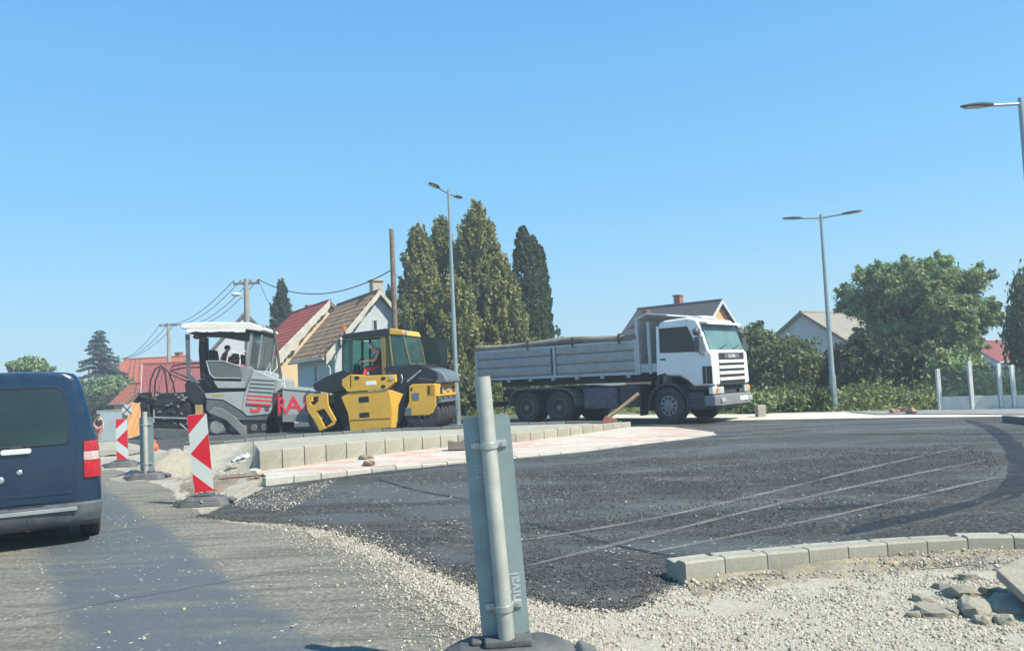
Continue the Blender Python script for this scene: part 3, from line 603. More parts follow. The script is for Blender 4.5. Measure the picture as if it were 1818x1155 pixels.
# ------------------------------------------------------------------ the blue van
BLUE = mat('van_paint', (.006, .023, .054), .25, .1, var=.06, coat=.55, dirt=.10, dcol=(.06, .07, .08), scale=1.5)
BLK = mat('black_plastic', (.022, .024, .028), .55, var=.2, bump=.2, bscale=80)
def build_van():
    h = R_(29.5); fwd = Vector((-math.sin(h), math.cos(h), 0)); rgt = Vector((fwd.y, -fwd.x, 0))
    wl = G(160, 948); org = wl - rgt * .79 - fwd * .62
    t = thing('blue_van', 'dark blue panel van seen from behind on the old road', 'van', org, math.atan2(fwd.y, fwd.x) - math.pi / 2)
    def half(z):                                        # body half width by height
        P = [(.2, .88), (.45, .895), (.75, .895), (1.0, .872), (1.2, .832), (1.5, .765), (1.68, .715), (1.76, .685), (1.80, .64), (1.82, .55), (1.835, .32)]
        for (a, b), (c, d) in zip(P, P[1:]):
            if z <= c: return b + (d - b) * max(0, (z - a)) / (c - a)
        return .3
    zs = [.30, .45, .60, .75, .88, 1.0, 1.1, 1.2, 1.35, 1.5, 1.6, 1.68, 1.73, 1.77, 1.80, 1.82, 1.835]
    def sect(y, inset, top=0, zoff=0):
        L_ = [(half(z) - inset, z - zoff * (z / 1.8)) for z in zs]
        return [Vector((x, y + .10 * max(0, (z - .9)) ** 1.5 * top, z)) for x, z in L_] + [Vector((-x, y + .10 * max(0, (z - .9)) ** 1.5 * top, z)) for x, z in L_[::-1]]
    secs = [sect(0.05, .10, 1, .03), sect(.055, .045, 1, .015), sect(.09, .012, 1, .004), sect(.15, 0, 1), sect(.3, 0, .6), sect(.8, 0), sect(3.0, 0), sect(3.5, .05, 0, .25), sect(3.9, .08, 0, .75), sect(4.25, .14, 0, .85)]
    # bonnet: squash heights in front sections
    mb = MB(); n = len(secs[0]); vs = [p for s_ in secs for p in s_]
    fs = [(i * n + j, i * n + (j + 1) % n, (i + 1) * n + (j + 1) % n, (i + 1) * n + j) for i in range(len(secs) - 1) for j in range(n)] + [tuple(range(n)), tuple(range((len(secs) - 1) * n, len(secs) * n))[::-1]]
    mb.add(vs, fs); mb.build('body', BLUE, t, 0, 40)
    yb = lambda z: .05 + .10 * max(0, z - .9) ** 1.5
    def panel(pts, off, th=.012):                        # rounded panel lying on the rear, pts (x, z)
        return [Vector((x, yb(z) - off, z)) for x, z in pts], [Vector((x, yb(z) - off + th + .02, z)) for x, z in pts]
    def rr(x0, x1, z0, z1, r, k=5, sh=0):
        o_ = []
        for cx, cz, a0 in ((x1 - r, z0 + r, -90), (x1 - r, z1 - r, 0), (x0 + r, z1 - r, 90), (x0 + r, z0 + r, 180)):
            for i in range(k + 1):
                a = R_(a0 + 90 * i / k); x = cx + r * math.cos(a); z = cz + r * math.sin(a); o_.append((x - sh * max(0, z - .8) ** 1.2 * (1 if x > 0 else -1), z))
        return o_
    seam = -.155
    for nm, x0, x1 in (('rear_door', seam + .006, .66), ('rear_door', -.66, seam - .006)):
        mb = MB()
        def xr(x, z): return x if abs(x) < .6 else math.copysign(min(abs(x), half(z) - .13), x)
        zz = [.47, .49, .7, .9, 1.1, 1.3, 1.5, 1.65, 1.74, 1.775]
        ring = [(xr(x1, z) - (.03 if z in (.47, 1.775) and x1 > 0.5 else 0), z) for z in zz] + [(xr(x0, z), z) for z in zz[::-1]]
        rows = [Vector((x, yb(z) - .014, z)) for x, z in ring]; k = len(zz)
        V = []; 
        for i, z in enumerate(zz):
            a, b = ring[2 * k - 1 - i][0], ring[i][0]
            V += [(a, yb(z) + .01, z), (a + .004, yb(z) - .014, z), (b - .004, yb(z) - .014, z), (b, yb(z) + .01, z)]
        F_ = [(4 * i + j, 4 * i + j + 1, 4 * i + j + 5, 4 * i + j + 4) for i in range(k - 1) for j in range(3)] + [(0, 1, 2, 3), (4 * k - 4, 4 * k - 3, 4 * k - 2, 4 * k - 1)]
        mb.add(V, F_); d = mb.build(nm, BLUE, t, 0, 35)
        wx0, wx1 = (seam + .035, .60) if x1 > 0 and x0 > -.5 else (-.60, seam - .035)
        WG = glass('van_glass', (.10, .15, .17), .82, .06)
        zl = [1.06, 1.08, 1.12, 1.2, 1.35, 1.5, 1.6, 1.64, 1.66]; ins = [.05, .02, .004, 0, 0, 0, .012, .035, .07]
        V = []
        for z, q in zip(zl, ins):
            lean = .09 * (z - 1.06)
            a = wx0 + (q if wx0 > -.5 and False else 0); b = wx1
            if wx1 > .3: b = wx1 - q - lean; a = wx0 + q * .4
            else: a = wx0 + q + lean; b = wx1 - q * .4
            V += [(a, yb(z) - .019, z), (b, yb(z) - .019, z)]
        mb = MB().add(V, [(2 * i, 2 * i + 1, 2 * i + 3, 2 * i + 2) for i in range(len(zl) - 1)])
        g = mb.build('rear_window', mat('van_window', (.018, .034, .036), .09, 0, var=.35, scale=1.2), d, 0, 60)
        # rubber seal round the window
        ringp = [Vector(V[2 * i]) for i in range(len(zl))] + [Vector(V[2 * i + 1]) for i in range(len(zl) - 1, -1, -1)]
        MB().tube(ringp + [ringp[0], ringp[1]], .007, 6, False).build('window_seal', BLK, d, 0, 60)
        if x1 > 0 and x0 > -.5:
            hh = MB().prism([(x_, z_) for x_, z_ in rr(-.02, .25, .985, 1.04, .022)], yb(1) - .048, yb(1) - .012); hh.build('handle', mat('pale_handle', (.50, .53, .53), .35, var=.05), d, .008)
            MB().prism([(x_, z_) for x_, z_ in rr(.055, .175, 1.035, 1.062, .01)], yb(1) - .035, yb(1) - .012).build('handle_recess', BLK, d, .004)
            for bx, bz, r in ((-.02, .735, .033), (.145, .80, .026)):
                MB().lathe([(.001, -.034), (r * .5, -.034), (r, -.026), (r, -.01)], (bx, yb(.8), bz), 'y', 18).build('emblem', mat('chrome', (.55, .58, .6), .25, .8), d, 0)
            MB().prism(rr(-.07, .62, .535, .57, .01), yb(.5) - .021, yb(.5) - .012).build('trim_crease', BLUE, d, .004)
    # lamps
    LR = mat('red_lens', (.42, .012, .022), .18, coat=.4, var=.35, scale=9); LC = mat('clear_lens', (.50, .36, .32), .12, coat=.5, scale=30)
    for s in (1, -1):
        tl = MB()
        def lens(z0, z1, m_, nm, par):
            V = []
            for z in (z0, z1):
                x1 = half(z) + .004; x0 = .725 + .0 * z
                V += [(s * x0, yb(z) - .02, z), (s * (x1 - .07), yb(z) - .022, z), (s * (x1 - .02), yb(z) + .02, z), (s * x1, yb(z) + .09, z), (s * x1, yb(z) + .13, z), (s * x0, yb(z) + .13, z)]
            return MB().add(V, [tuple(range(6)), tuple(range(11, 5, -1))] + [(i, (i + 1) % 6, 6 + (i + 1) % 6, 6 + i) for i in range(6)]).build(nm, m_, par, .006, 30)
        L1 = lens(.69, .868, LR, 'tail_lamp', t); lens(.872, .965, LC, 'lamp_segment', L1); lens(.969, 1.075, LR, 'lamp_segment', L1)
    # bumper with its step and tow eye
    BP = mat('bumper_paint', (.055, .075, .10), .4, var=.08, dirt=.35, coat=.15)
    bp = MB(); ring = []
    for z, off, dx in ((.20, .02, -.03), (.26, -.05, 0), (.36, -.085, .015), (.425, -.09, .02), (.44, -.02, .01), (.445, .03, 0)):
        w_ = .885 + dx; ring.append([(-w_, .55, z), (-w_, .12, z), (-w_ + .05, .03 + off * .6, z), (-.6, off, z), (0, off - .012, z), (.6, off, z), (w_ - .05, .03 + off * .6, z), (w_, .12, z), (w_, .55, z)])
    V = [p for r_ in ring for p in r_]; k = 9
    bp.add(V, [(i * k + j, i * k + j + 1, (i + 1) * k + j + 1, (i + 1) * k + j) for i in range(5) for j in range(k - 1)])
    bo = bp.build('bumper', BP, t, 0, 50); bo.modifiers.new('solid', 'SOLIDIFY').thickness = .02
    MB().prism(rr(-.60, .66, .375, .415, .01), -.112, -.085).build('bumper_step', mat('bumper_step', (.22, .25, .26), .5, bump=.5, bscale=60), bo, .004)
    MB().tube([(.23, -.105, .33), (.23, -.13, .30), (.25, -.13, .27), (.27, -.12, .30)], .009).build('tow_eye', BLK, bo, 0)
    MB().prism(rr(.05, .36, .43, .455, .008), -.045, .0).build('plate_lamp', BLK, bo, 0)
    MB().box(-.8, .8, .15, 3.9, .20, .34).build('underbody', BLK, t, .02)
    MB().tube([(.12, .9, .24), (.12, .3, .22), (.22, .05, .21)], .025, 12).build('exhaust_pipe', mat('pipe_steel', (.35, .33, .3), .4, .7), t, 0)
    for s in (1, -1):
        for y in (.62, 3.35): wheel(t, (s * .79, y, .315), .315, .2, .19, s, name='wheel', steer=R_(-90))
        MB().box(s * .60 - .01, s * .60 + .01, .25, .4, .12, .30).build('mud_flap', BLK, t)
        MB().tube([(s * .76, .34, 1.17), (s * .775, .34, 1.26)], .016).build('door_hinge', BLK, t, 0)
        MB().prism3([Vector((s * (half(z) + .003), y, z)) for y, z in ((1.2, 1.1), (2.9, 1.12), (2.6, 1.55), (1.1, 1.58))], [Vector((s * (half(z) - .02), y, z)) for y, z in ((1.2, 1.1), (2.9, 1.12), (2.6, 1.55), (1.1, 1.58))]).build('side_window', mat('van_window', (0, 0, 0)), t, 0)
        MB().ball((s * .87, 3.0, 1.06), (.05, .05, .09)).build('wing_mirror', BLK, t, 0)
    MB().box(-.35, .35, .22, .26, 1.70, 1.735).build('brake_lamp', LR, t, .004)
    return t
build_van()
# ------------------------------------------------------------------ the three-axle tipper truck
def build_truck():
    a = R_(40); ang = -a; near = G(1190, 753); hd = Vector((math.cos(ang), math.sin(ang), 0)); left = Vector((-hd.y, hd.x, 0))
    org = near + left * 1.17; t = thing('tipper_truck', 'white cabbed three axle tipper truck with a grey ribbed bed, turning right', 'truck', org, ang)
    f = Frame(org, ang); yn = -1.22
    Z = lambda zx, zy, c=yn: f.uv(820 + zx / 3.496, 520 + zy / 3.496, c)
    WH = mat('truck_white', (.72, .74, .74), .32, coat=.4, var=.05, dirt=.22, dcol=(.40, .38, .33)); GR = mat('bed_grey', (.34, .348, .335), .5, var=.14, dirt=.45, dcol=(.19, .175, .15))
    DK = mat('chassis_dark', (.026, .032, .042), .6, var=.3, dirt=.35, dcol=(.12, .115, .10)); GRL = mat('bed_grey_pale', (.42, .45, .47), .5, var=.1, dirt=.35)
    # bed
    xr, xf = Z(92, 480)[0], Z(1085, 420)[0]; z0, z1 = 1.50, 2.46
    bed = MB().box(xr, xf, yn + .05, -yn - .05, z0 - .02, z0 + .05).box(xr, xf, -yn - .05, -yn, z0, z1).build('bed', GR, t, .01)
    for x0, x1 in ((xr + .07, Z(560, 450)[0] - .05), (Z(590, 450)[0], xf - .06)):
        p = MB(); n = 3; hh = (z1 - z0 - .06) / n
        for k in range(n):
            a0 = z0 + .05 + k * hh; p.prismx([(yn + .075, a0), (yn + .075, a0 + .03), (yn + .004, a0 + .04), (yn, a0 + .05), (yn, a0 + hh - .02), (yn + .004, a0 + hh - .01), (yn + .075, a0 + hh)], x0, x1)
        p.box(x0, x1, yn + .065, yn + .085, z0 + .04, z1); p.build('side_board', GR, bed, 0, 30)
    xm = Z(575, 450)[0]
    for x in (xr + .03, xm, xf - .02): MB().box(x - .045, x + .045, yn - .025, yn + .07, z0 - .06, z1 + .02).build('stake', GRL, bed, .008)
    MB().box(xr, xf, yn - .012, yn + .07, z0 - .05, z0 + .035).box(xr, xf, yn - .012, yn + .06, z1 - .06, z1 + .02).build('rail', GRL, bed, .006)
    for k in range(7): 
        x = xr + .5 + k * (xf - xr - .8) / 6; MB().box(x - .05, x + .05, yn - .04, yn + .05, z0 - .13, z0 + .02).tube([(x, yn - .05, z0 - .02), (x, yn - .05, z0 - .12)], .018).build('latch', GRL, bed, .004)
    MB().box(xr - .06, xr, yn, -yn, z0 - .02, z1 + .02).box(xr - .09, xr - .06, yn + .1, yn + .2, z0, z1).build('tailgate', GRL, bed, .01)
    # rolled tarpaulin along the top edge
    tp = MB(); n = 46; V = []; k = 12
    for i in range(n + 1):
        x = xr - .02 + (xf - xr + .04) * i / n
        for j in range(k):
            q = 2 * math.pi * j / k; rr_ = .12 + .03 * mnoise.noise(Vector((x * 1.1, q * 1.3, 0))) + .012 * mnoise.noise(Vector((x * 7, q * 3, 2)))
            V.append((x, yn + .10 + math.cos(q) * rr_ * 1.05, z1 + .10 + math.sin(q) * rr_ * 1.0 + .04 * math.sin(x * 1.3)))
    tp.add(V, [(i * k + j, i * k + (j + 1) % k, (i + 1) * k + (j + 1) % k, (i + 1) * k + j) for i in range(n) for j in range(k)] + [tuple(range(k)), tuple(range(n * k, n * k + k))])
    TP = mat('tarpaulin', (.17, .155, .12), .8, var=.35, scale=3, bump=.6, bscale=14); tp.build('tarpaulin', TP, bed, 0, 70)
    V = []; n2 = 30
    for i in range(n2 + 1):
        x = xr + (xf - xr) * i / n2
        for j in range(13):
            y = yn + .05 + (-2 * yn - .1) * j / 12; V.append((x, y, z1 + .08 + .05 * math.sin(math.pi * j / 12) + .04 * mnoise.noise(Vector((x * 2.3, y * 1.5, 5)))))
    MB().add(V, [(i * 13 + j, i * 13 + j + 1, (i + 1) * 13 + j + 1, (i + 1) * 13 + j) for i in range(n2) for j in range(12)]).build('tarpaulin', TP, bed, 0, 70)
    for q in (410, 690, 980):
        x = Z(q, 300)[0]; MB().box(x - .025, x + .025, yn - .06, yn - .035, z1 - .08, z1 + .2).box(x - .025, x + .025, yn - .05, yn + .2, z1 + .20, z1 + .235).build('strap', DK, bed, .003)
    # headboard with its raised frame
    xh = xf + .02; xg = Z(1228, 300)[0]; zt = Z(1065, 165)[1]
    hb = MB(); hb.box(xh, xh + .05, yn + .02, -yn - .02, z0, zt); hb.box(xh, xg - .1, yn + .05, yn + .1, z0, z0 + .25)
    for z in np.arange(z0 + .15, zt, .28): hb.box(xh + .05, xh + .08, yn + .05, -yn - .05, z, z + .06)
    hbo = hb.build('headboard', GRL, t, .006)
    hp = MB(); zp = zt
    hp.prism([(xh - .03, z0 - .05), (xh + .08, z0 - .05), (xh + .08, zp), (xh - .03, zp)], yn - .01, yn + .09)
    hp.prism([(xh + .35, z0 - .05), (xh + .44, z0 - .05), (xh + .44, zp - .1), (xh + .35, zp - .1)], yn + .02, yn + .10)
    hp.prism([(xh - .05, zp - .08), (xh + .35, zp + .10), (xh + 1.05, zp + .02), (xh + 1.05, zp + .06), (xh + .38, zp + .16), (xh - .05, zp + .02)], yn, -yn)
    hp.build('headboard_frame', GRL, hbo, .008)
    # chassis
    ch = MB().box(xr + .5, 1.2, -.45, -.33, .85, 1.12).box(xr + .5, 1.2, .33, .45, .85, 1.12)
    for x in np.arange(xr + .6, .8, .9): ch.box(x, x + .1, -.35, .35, .88, 1.08)
    ch.box(xr + .6, xf, -.6, -.45, 1.22, 1.42).box(xr + .6, xf, .45, .6, 1.22, 1.42)
    for x in np.arange(xr + .4, xf, .55): ch.box(x, x + .08, yn + .06, -yn - .06, 1.40, 1.48)
    ch.box(xr + .4, xr + .55, -1.1, 1.1, .55, .72).build('chassis', DK, t, .01)
    hx = [Z(377, 745)[0], Z(640, 730)[0]]; hx = [-5.25, -3.92]
    for x in hx:
        for s in (-1, 1):
            wheel(t, (x, s * 1.02, .52), .52, .30, .30, s, tyre=None, rimmat=mat('dusty_rim', (.20, .20, .19), .6, .2, dirt=.5), holes=8); wheel(t, (x, s * .70, .52), .52, .28, .30, s, holes=0)
        MB().tube([(x, -1, .52), (x, 1, .52)], .09, 10).ball((x, 0, .52), .26).build('axle', DK, t, 0)
    # rear mudguard
    for s in (-1, 1):
        arc = []; x0, x1 = hx[0] - .72, hx[1] + .72
        prof = [(x0, .62), (x0 + .12, .95), (x0 + .35, 1.12), (hx[0], 1.16), (hx[1], 1.16), (x1 - .3, 1.10), (x1 - .08, .92), (x1, .60)]
        pin = [(x * .985 + (hx[0] + hx[1]) / 2 * .015, z - .045) for x, z in prof]
        MB().prism(prof + pin[::-1], s * 1.24 - .0 if s < 0 else .75, -.75 if s < 0 else 1.24).build('mudguard', mat('mudguard_grey', (.10, .115, .13), .55, dirt=.4), t, .006)
    # tanks and boxes between the axles
    MB().box(hx[1] + .95, -1.75, -1.16, -.62, .45, 1.10).build('fuel_tank', mat('tank_blue', (.05, .065, .085), .5, dirt=.35), t, .06, 35, 3)
    MB().box(-1.65, -.95, -1.14, -.6, .50, 1.16).build('battery_box', DK, t, .03); MB().box(hx[1] + .9, -.9, .6, 1.15, .5, 1.1).build('tool_box', DK, t, .03)
    MB().tube([(-1.5, -.3, 1.3), (-1.5, -.3, 2.0)], .3, 14).build('filter_drum', DK, t, 0); MB().box(-.95, -.90, -1.2, -.8, .25, .9).build('mud_flap', BLK, t)
    # cab
    cx0, cx1 = Z(1225, 300, -1.15)[0], 1.42; yc = 1.17; zt = Z(1290, 172, -1.1)[1]
    zt = 2.96; ax = 0
    side = [(cx0, 1.10), (cx0, zt - .12), (cx0 + .05, zt - .03), (cx0 + .2, zt), (.72, zt + .03), (.98, zt - .03), (1.06, zt - .18), (1.30, 2.04), (1.40, 1.95), (1.42, 1.2), (1.42, 1.06), (.78, 1.06), (.62, 1.22), (.38, 1.36), (-.15, 1.38), (-.45, 1.25), (-.5, 1.10)]
    cb = MB(); cb.prism(side, -yc, yc); cab = cb.build('cab', WH, t, .07, 35, 4)
    DG = mat('cab_dark_glass', (.008, .010, .012), .12, var=.3, scale=2)
    for s in (-1, 1):
        y0, y1 = (-yc - .012, -yc + .01) if s < 0 else (yc - .01, yc + .012)
        dp = [(-.33, 1.40), (-.28, 2.80), (.78, 2.80), (.92, 2.70), (1.10, 2.10), (1.12, 1.14), (.80, 1.14), (.66, 1.28), (.40, 1.42)]
        dr = MB().prism(dp, y0, y1).build('door', WH, cab, .008)
        y0, y1 = (-yc - .018, -yc) if s < 0 else (yc, yc + .018)
        wd = MB().prism([(-.18, 2.06), (-.17, 2.72), (.70, 2.72), (.96, 2.12), (.90, 2.04)], y0, y1).build('side_window', DG, dr, .004)
        MB().tube([(-.18, s * (yc + .02), 2.06), (-.17, s * (yc + .02), 2.73), (.71, s * (yc + .02), 2.73), (.97, s * (yc + .02), 2.11), (.90, s * (yc + .02), 2.03), (-.18, s * (yc + .02), 2.05)], .014, 6).build('window_seal', BLK, dr, 0)
        MB().box(-.2, -.02, s * (yc + .025) - .015, s * (yc + .025) + .015, 1.83, 1.87).build('door_handle', BLK, dr, .005)
        MB().prism([(-.42, 1.14), (-.28, 1.42), (-.05, 1.46), (-.02, 1.38), (-.2, 1.36), (-.3, 1.1)], s * yc - .02, s * yc + .02).build('vent', BLK, cab, 0)
        # mirrors on arms
        mr = MB().obox((1.16, s * 1.42, 2.20), (.14, .26, .42)); mr.ball((1.12, s * 1.44, 2.56), (.10, .15, .12)); mr.tube([(1.1, s * yc, 2.62), (1.12, s * 1.36, 2.62), (1.14, s * 1.36, 1.95), (1.18, s * yc, 1.92)], .018)
        mr.build('mirror', mat('mirror_grey', (.06, .07, .08), .3), cab, .03)
    # front
    V = [(1.085, -1.05, 2.78), (1.085, 1.05, 2.78), (1.31, 1.09, 2.05), (1.31, -1.09, 2.05)]
    WS = mat('windscreen', (.11, .20, .19), .06, var=.25, scale=1.5)
    MB().prism3([Vector(v) + Vector((.012, 0, .004)) for v in V], [Vector(v) - Vector((.03, 0, 0)) for v in V]).build('windscreen', WS, cab, 0, 0)
    MB().prism([(1.02, zt - .10), (1.28, zt - .13), (1.30, zt - .20), (1.10, zt - .17)], -1.1, 1.1).build('sun_visor', mat('visor_white', (.62, .64, .62), .3, coat=.3), cab, .012)
    MB().prism([(.2, zt + .02), (.35, zt + .10), (.8, zt + .10), (.85, zt + .02)], -.45, .45).build('roof_hatch', WH, cab, .02)
    for y in (-.5, .35): MB().tube([(1.33, y, 2.07), (1.29, y + .5, 2.18)], .012, 6).build('wiper', BLK, cab, 0)
    MB().box(1.405, 1.43, -.82, .82, 1.05, 1.96).build('grille', BLK, cab, .01)
    gr = [c for c in t.children_recursive if c.name.startswith('grille')][0] if hasattr(t, 'children_recursive') else cab
    for z in (1.66, 1.50, 1.34, 1.17): MB().prism([(1.43, z), (1.475, z + .02), (1.475, z + .075), (1.43, z + .10)], -.84, .84).build('slat', WH, gr, .006)
    MB().box(1.43, 1.45, -.5, .5, 1.80, 1.93).build('name_panel', mat('panel_grey', (.10, .11, .115), .5), gr, .004)
    textobj('lettering', 'SCANIA', .13, mat('letter_white', (.7, .7, .7), .5), gr, Matrix.Translation((1.452, 0, 1.82)) @ Matrix.Rotation(R_(90), 4, 'Z') @ Matrix.Rotation(R_(90), 4, 'X'))
    for s in (-1, 1):
        cp = MB().prismz([(1.36, s * .84), (1.44, s * .84), (1.43, s * 1.02), (1.36, s * 1.15), (1.2, s * 1.19), (1.2, s * 1.10)], 1.10, 1.98); cp.build('corner_panel', WH, cab, .012)
        MB().prismz([(1.1, s * 1.175), (1.38, s * 1.165), (1.38, s * 1.18), (1.1, s * 1.19)], 1.12, 1.60).build('air_vane', BLK, cab, 0)
        hl = MB().prismz([(1.40, s * .68), (1.47, s * .68), (1.45, s * 1.05), (1.36, s * 1.17), (1.25, s * 1.17)], .83, 1.02).build('headlight', mat('headlamp', (.55, .56, .55), .12, .3, coat=.6), t, .01)
        MB().box(1.44, 1.462, s * 1.02 - .05, s * 1.02 + .05, .86, 1.0).build('indicator', mat('amber_lens', (.8, .25, .03), .2), hl, 0)
        st = MB().box(.62, 1.1, s * 1.16 - .03, s * 1.16 + .03, .42, .9).box(.64, 1.08, s * 1.19 - .04, s * 1.19 + .02, .62, .67); st.build('step', DK, t, .01)
        # wheel arch
        arc = [(.66 * math.cos(q), .52 + .66 * math.sin(q)) for q in np.linspace(R_(-8), R_(192), 16)]; ai = [(.60 * math.cos(q), .52 + .60 * math.sin(q)) for q in np.linspace(R_(192), R_(-8), 16)]
        MB().prism(arc + ai, s * 1.23 if s < 0 else .85, -.85 if s < 0 else 1.23).build('wheel_arch', DK, t, .006)
        wheel(t, (0, s * 1.03, .53), .53, .31, .30, s, rimmat=mat('front_rim', (.20, .21, .21), .45, .1, dirt=.2), holes=10, steer=R_(-6), deep=.38)
    MB().box(.7, 1.3, -1.1, 1.1, .95, 1.12).box(-.4, 1.3, -.5, .5, .8, 1.3).box(cx0, 1.1, -.9, .9, .95, 1.12).build('cab_floor', DK, t, .01)
    bm_ = MB().prismz([(1.1, -1.19), (1.42, -1.17), (1.53, -.9), (1.56, 0), (1.53, .9), (1.42, 1.17), (1.1, 1.19)], .50, .80).build('bumper', mat('bumper_grey', (.16, .175, .19), .5, dirt=.4), t, .03)
    for s in (-1, 1):
        MB().box(1.50, 1.548, s * .88 - .11, s * .88 + .11, .60, .71).build('fog_lamp', mat('headlamp', (0, 0, 0)), bm_, .01)
    MB().box(1.555, 1.575, .12, .64, .60, .72).build('number_plate', mat('plate_white', (.8, .8, .78), .4), bm_, .003); MB().box(-.2, 1.4, -1.0, 1.0, .42, .5).build('sump_guard', DK, t, .01)
    MB().tube([(0, -1, .5), (0, 1, .5)], .08, 10).build('axle', DK, t, 0)
build_truck()
# ------------------------------------------------------------------ yellow pneumatic roller
def build_roller():
    ang = R_(-12); near = G(680, 765); hd = Vector((math.cos(ang), math.sin(ang), 0)); lf_ = Vector((-hd.y, hd.x, 0)); org = near + lf_ * 1.0
    t = thing('road_roller', 'yellow and black pneumatic tyred roller with an open glazed cab', 'road roller', org, ang); f = Frame(org, ang)
    P = lambda zx, zy, c=-1.0: f.uv(520 + zx / 5.022, 560 + zy / 5.022, c)
    PL = lambda L_, c=-1.0: [P(x, y, c) for x, y in L_]
    YE = mat('roller_yellow', (.72, .40, .035), .42, coat=.15, var=.07, dirt=.3, dcol=(.30, .24, .12)); NV = mat('roller_black', (.010, .014, .020), .5, var=.25, dirt=.12, dcol=(.06, .06, .06))
    HG = mat('hood_grey', (.11, .14, .17), .4, dirt=.3); SL = mat('slot_black', (.012, .012, .014), .7)
    sk = MB().prism(PL([(430, 727), (500, 685), (850, 660), (868, 700), (880, 850), (870, 1000), (512, 1026), (490, 870)]), -1.0, 1.0).build('ballast_box', YE, t, .015)
    q = PL([(852, 660), (970, 700), (930, 800), (915, 1000), (872, 1002), (880, 850)]); MB().prism3([(q[0][0], -1.0, q[0][1])] + [(q[i][0], -.86, q[i][1]) for i in (1, 2, 3)] + [(q[4][0], -1, q[4][1]), (q[5][0], -1, q[5][1])], [(u, .9, z) for u, z in q]).build('ballast_wing', YE, sk, .01)
    for r_ in ([(588, 725), (675, 718), (680, 768), (590, 775)], [(592, 866), (680, 860), (684, 902), (596, 908)]): MB().prism(PL(r_), -1.008, -.99).build('step_slot', SL, sk, .004)
    MB().prism(PL([(512, 930), (872, 912), (872, 918), (512, 936)]), -1.006, -.995).build('seam', SL, sk, 0)
    up = MB().prism(PL([(440, 570), (510, 525), (640, 535), (910, 525), (918, 590), (842, 655), (490, 680), (440, 622)]), -1.03, 1.03).build('step_panel', YE, t, .015)
    for x, y, r_ in ((570, 555, 25), (805, 560, 22), (805, 632, 22)):
        c = P(x, y, -1.03); MB().prism([(c[0] + r_ / 278 * math.cos(k * .4), c[1] + r_ / 290 * .75 * math.sin(k * .4)) for k in range(16)], -1.036, -1.02).build('grip_hole', SL, up, 0)
    MB().prism(PL([(650, 585), (742, 580), (742, 616), (650, 621)], -1.03), -1.036, -1.02).build('nameplate', mat('plate_white', (.8, .8, .78), .4), up, 0)
    MB().prism(PL([(512, 530), (520, 530), (520, 640), (512, 640)], -1.03), -1.034, -1.02).build('seam', SL, up, 0)
    c = P(877, 555, -1.03); MB().lathe([(.001, -.02), (.07, -.02), (.075, 0)], (c[0], -1.03, c[1]), 'y', 16).build('side_lamp', mat('clear_lens', (0, 0, 0)), up, 0)
    MB().prism(PL([(150, 612), (235, 562), (330, 515), (440, 480), (470, 500), (470, 660), (330, 695), (165, 668)]), -.82, .82).build('rear_hood', NV, t, .05, 35, 3)
    MB().prism(PL([(330, 640), (500, 600), (500, 1000), (400, 1000), (320, 800)]), -.6, .6).build('rear_frame', NV, t, .02)
    MB().prism(PL([(790, 470), (830, 452), (1100, 430), (1180, 455), (1270, 500), (1275, 560), (1240, 605), (1050, 610), (1020, 640), (1000, 700), (990, 880), (925, 990), (900, 990), (880, 700), (905, 590), (905, 530)]), -.86, .86).build('engine_body', NV, t, .03)
    MB().prism(PL([(1085, 430), (1180, 455), (1300, 490), (1345, 520), (1372, 575), (1370, 600), (1240, 604), (1240, 560), (1130, 480), (1060, 450)], -.8), -.80, .80).build('bonnet', HG, t, .04, 35, 3)
    MB().prism(PL([(1110, 555), (1240, 572), (1240, 578), (1108, 562)]), -.868, -.85).build('trim', HG, t, 0)
    fp = MB().prism(PL([(1035, 630), (1060, 612), (1267, 606), (1276, 790), (1247, 868), (1215, 886), (995, 895), (1000, 850), (1035, 765)]), -1.0, -.80)
    fp = fp.build('side_panel', YE, t, .02); MB().prism(PL([(1035, 630), (1060, 612), (1267, 606), (1276, 790), (1247, 868), (1215, 886), (995, 895), (1000, 850), (1035, 765)]), .80, 1.0).build('side_panel', YE, t, .02)
    for r_, m_ in (([(1062, 690), (1125, 686), (1125, 748), (1064, 752)], HG), ([(1002, 822), (1058, 820), (1058, 880), (1004, 882)], HG), ([(1210, 628), (1222, 628), (1222, 700), (1210, 700)], SL), ([(1052, 640), (1066, 640), (1066, 668), (1052, 668)], SL)):
        MB().prism(PL(r_), -1.012, -.99).build('vent', m_, fp, .004)
    # front end beam with lamps
    xe = P(1267, 650)[0]; z1_, z0_ = P(1267, 610)[1], P(1270, 722)[1]
    fb = MB().prismz([(xe - .3, -1.0), (xe, -1.0), (xe + .12, -.93), (xe + .14, .93), (xe, 1.0), (xe - .3, 1.0)], z0_, z1_).build('end_beam', YE, t, .02)
    zc = (z0_ + z1_) / 2
    for y, nm, m_ in ((-.78, 'lamp', SL), (-.62, 'lamp', mat('headlamp', (.55, .56, .55), .12, .3)), (.55, 'lamp', SL), (.75, 'lamp', mat('red_lens', (0, 0, 0)))):
        MB().box(xe + .10, xe + .15, y - .075, y + .075, zc - .10, zc + .10).build(nm, m_, fb, .01)
    MB().ball((xe + .14, 0, zc), (.03, .2, .08), 14, 8).build('badge', mat('clear_lens', (0, 0, 0)), fb, 0)
    MB().box(xe - .15, xe + .16, -.95, .95, z0_ - .20, z0_ - .10).tube([(xe + .1, -1.0, z0_ - .06), (xe + .1, 1.0, z0_ - .06)], .035).build('scraper_bar', HG, t, .01)
    for y in (-.6, 0, .6): MB().box(xe + .10, xe + .15, y - .03, y + .03, z0_ - .3, z0_).build('bracket', NV, t, 0)
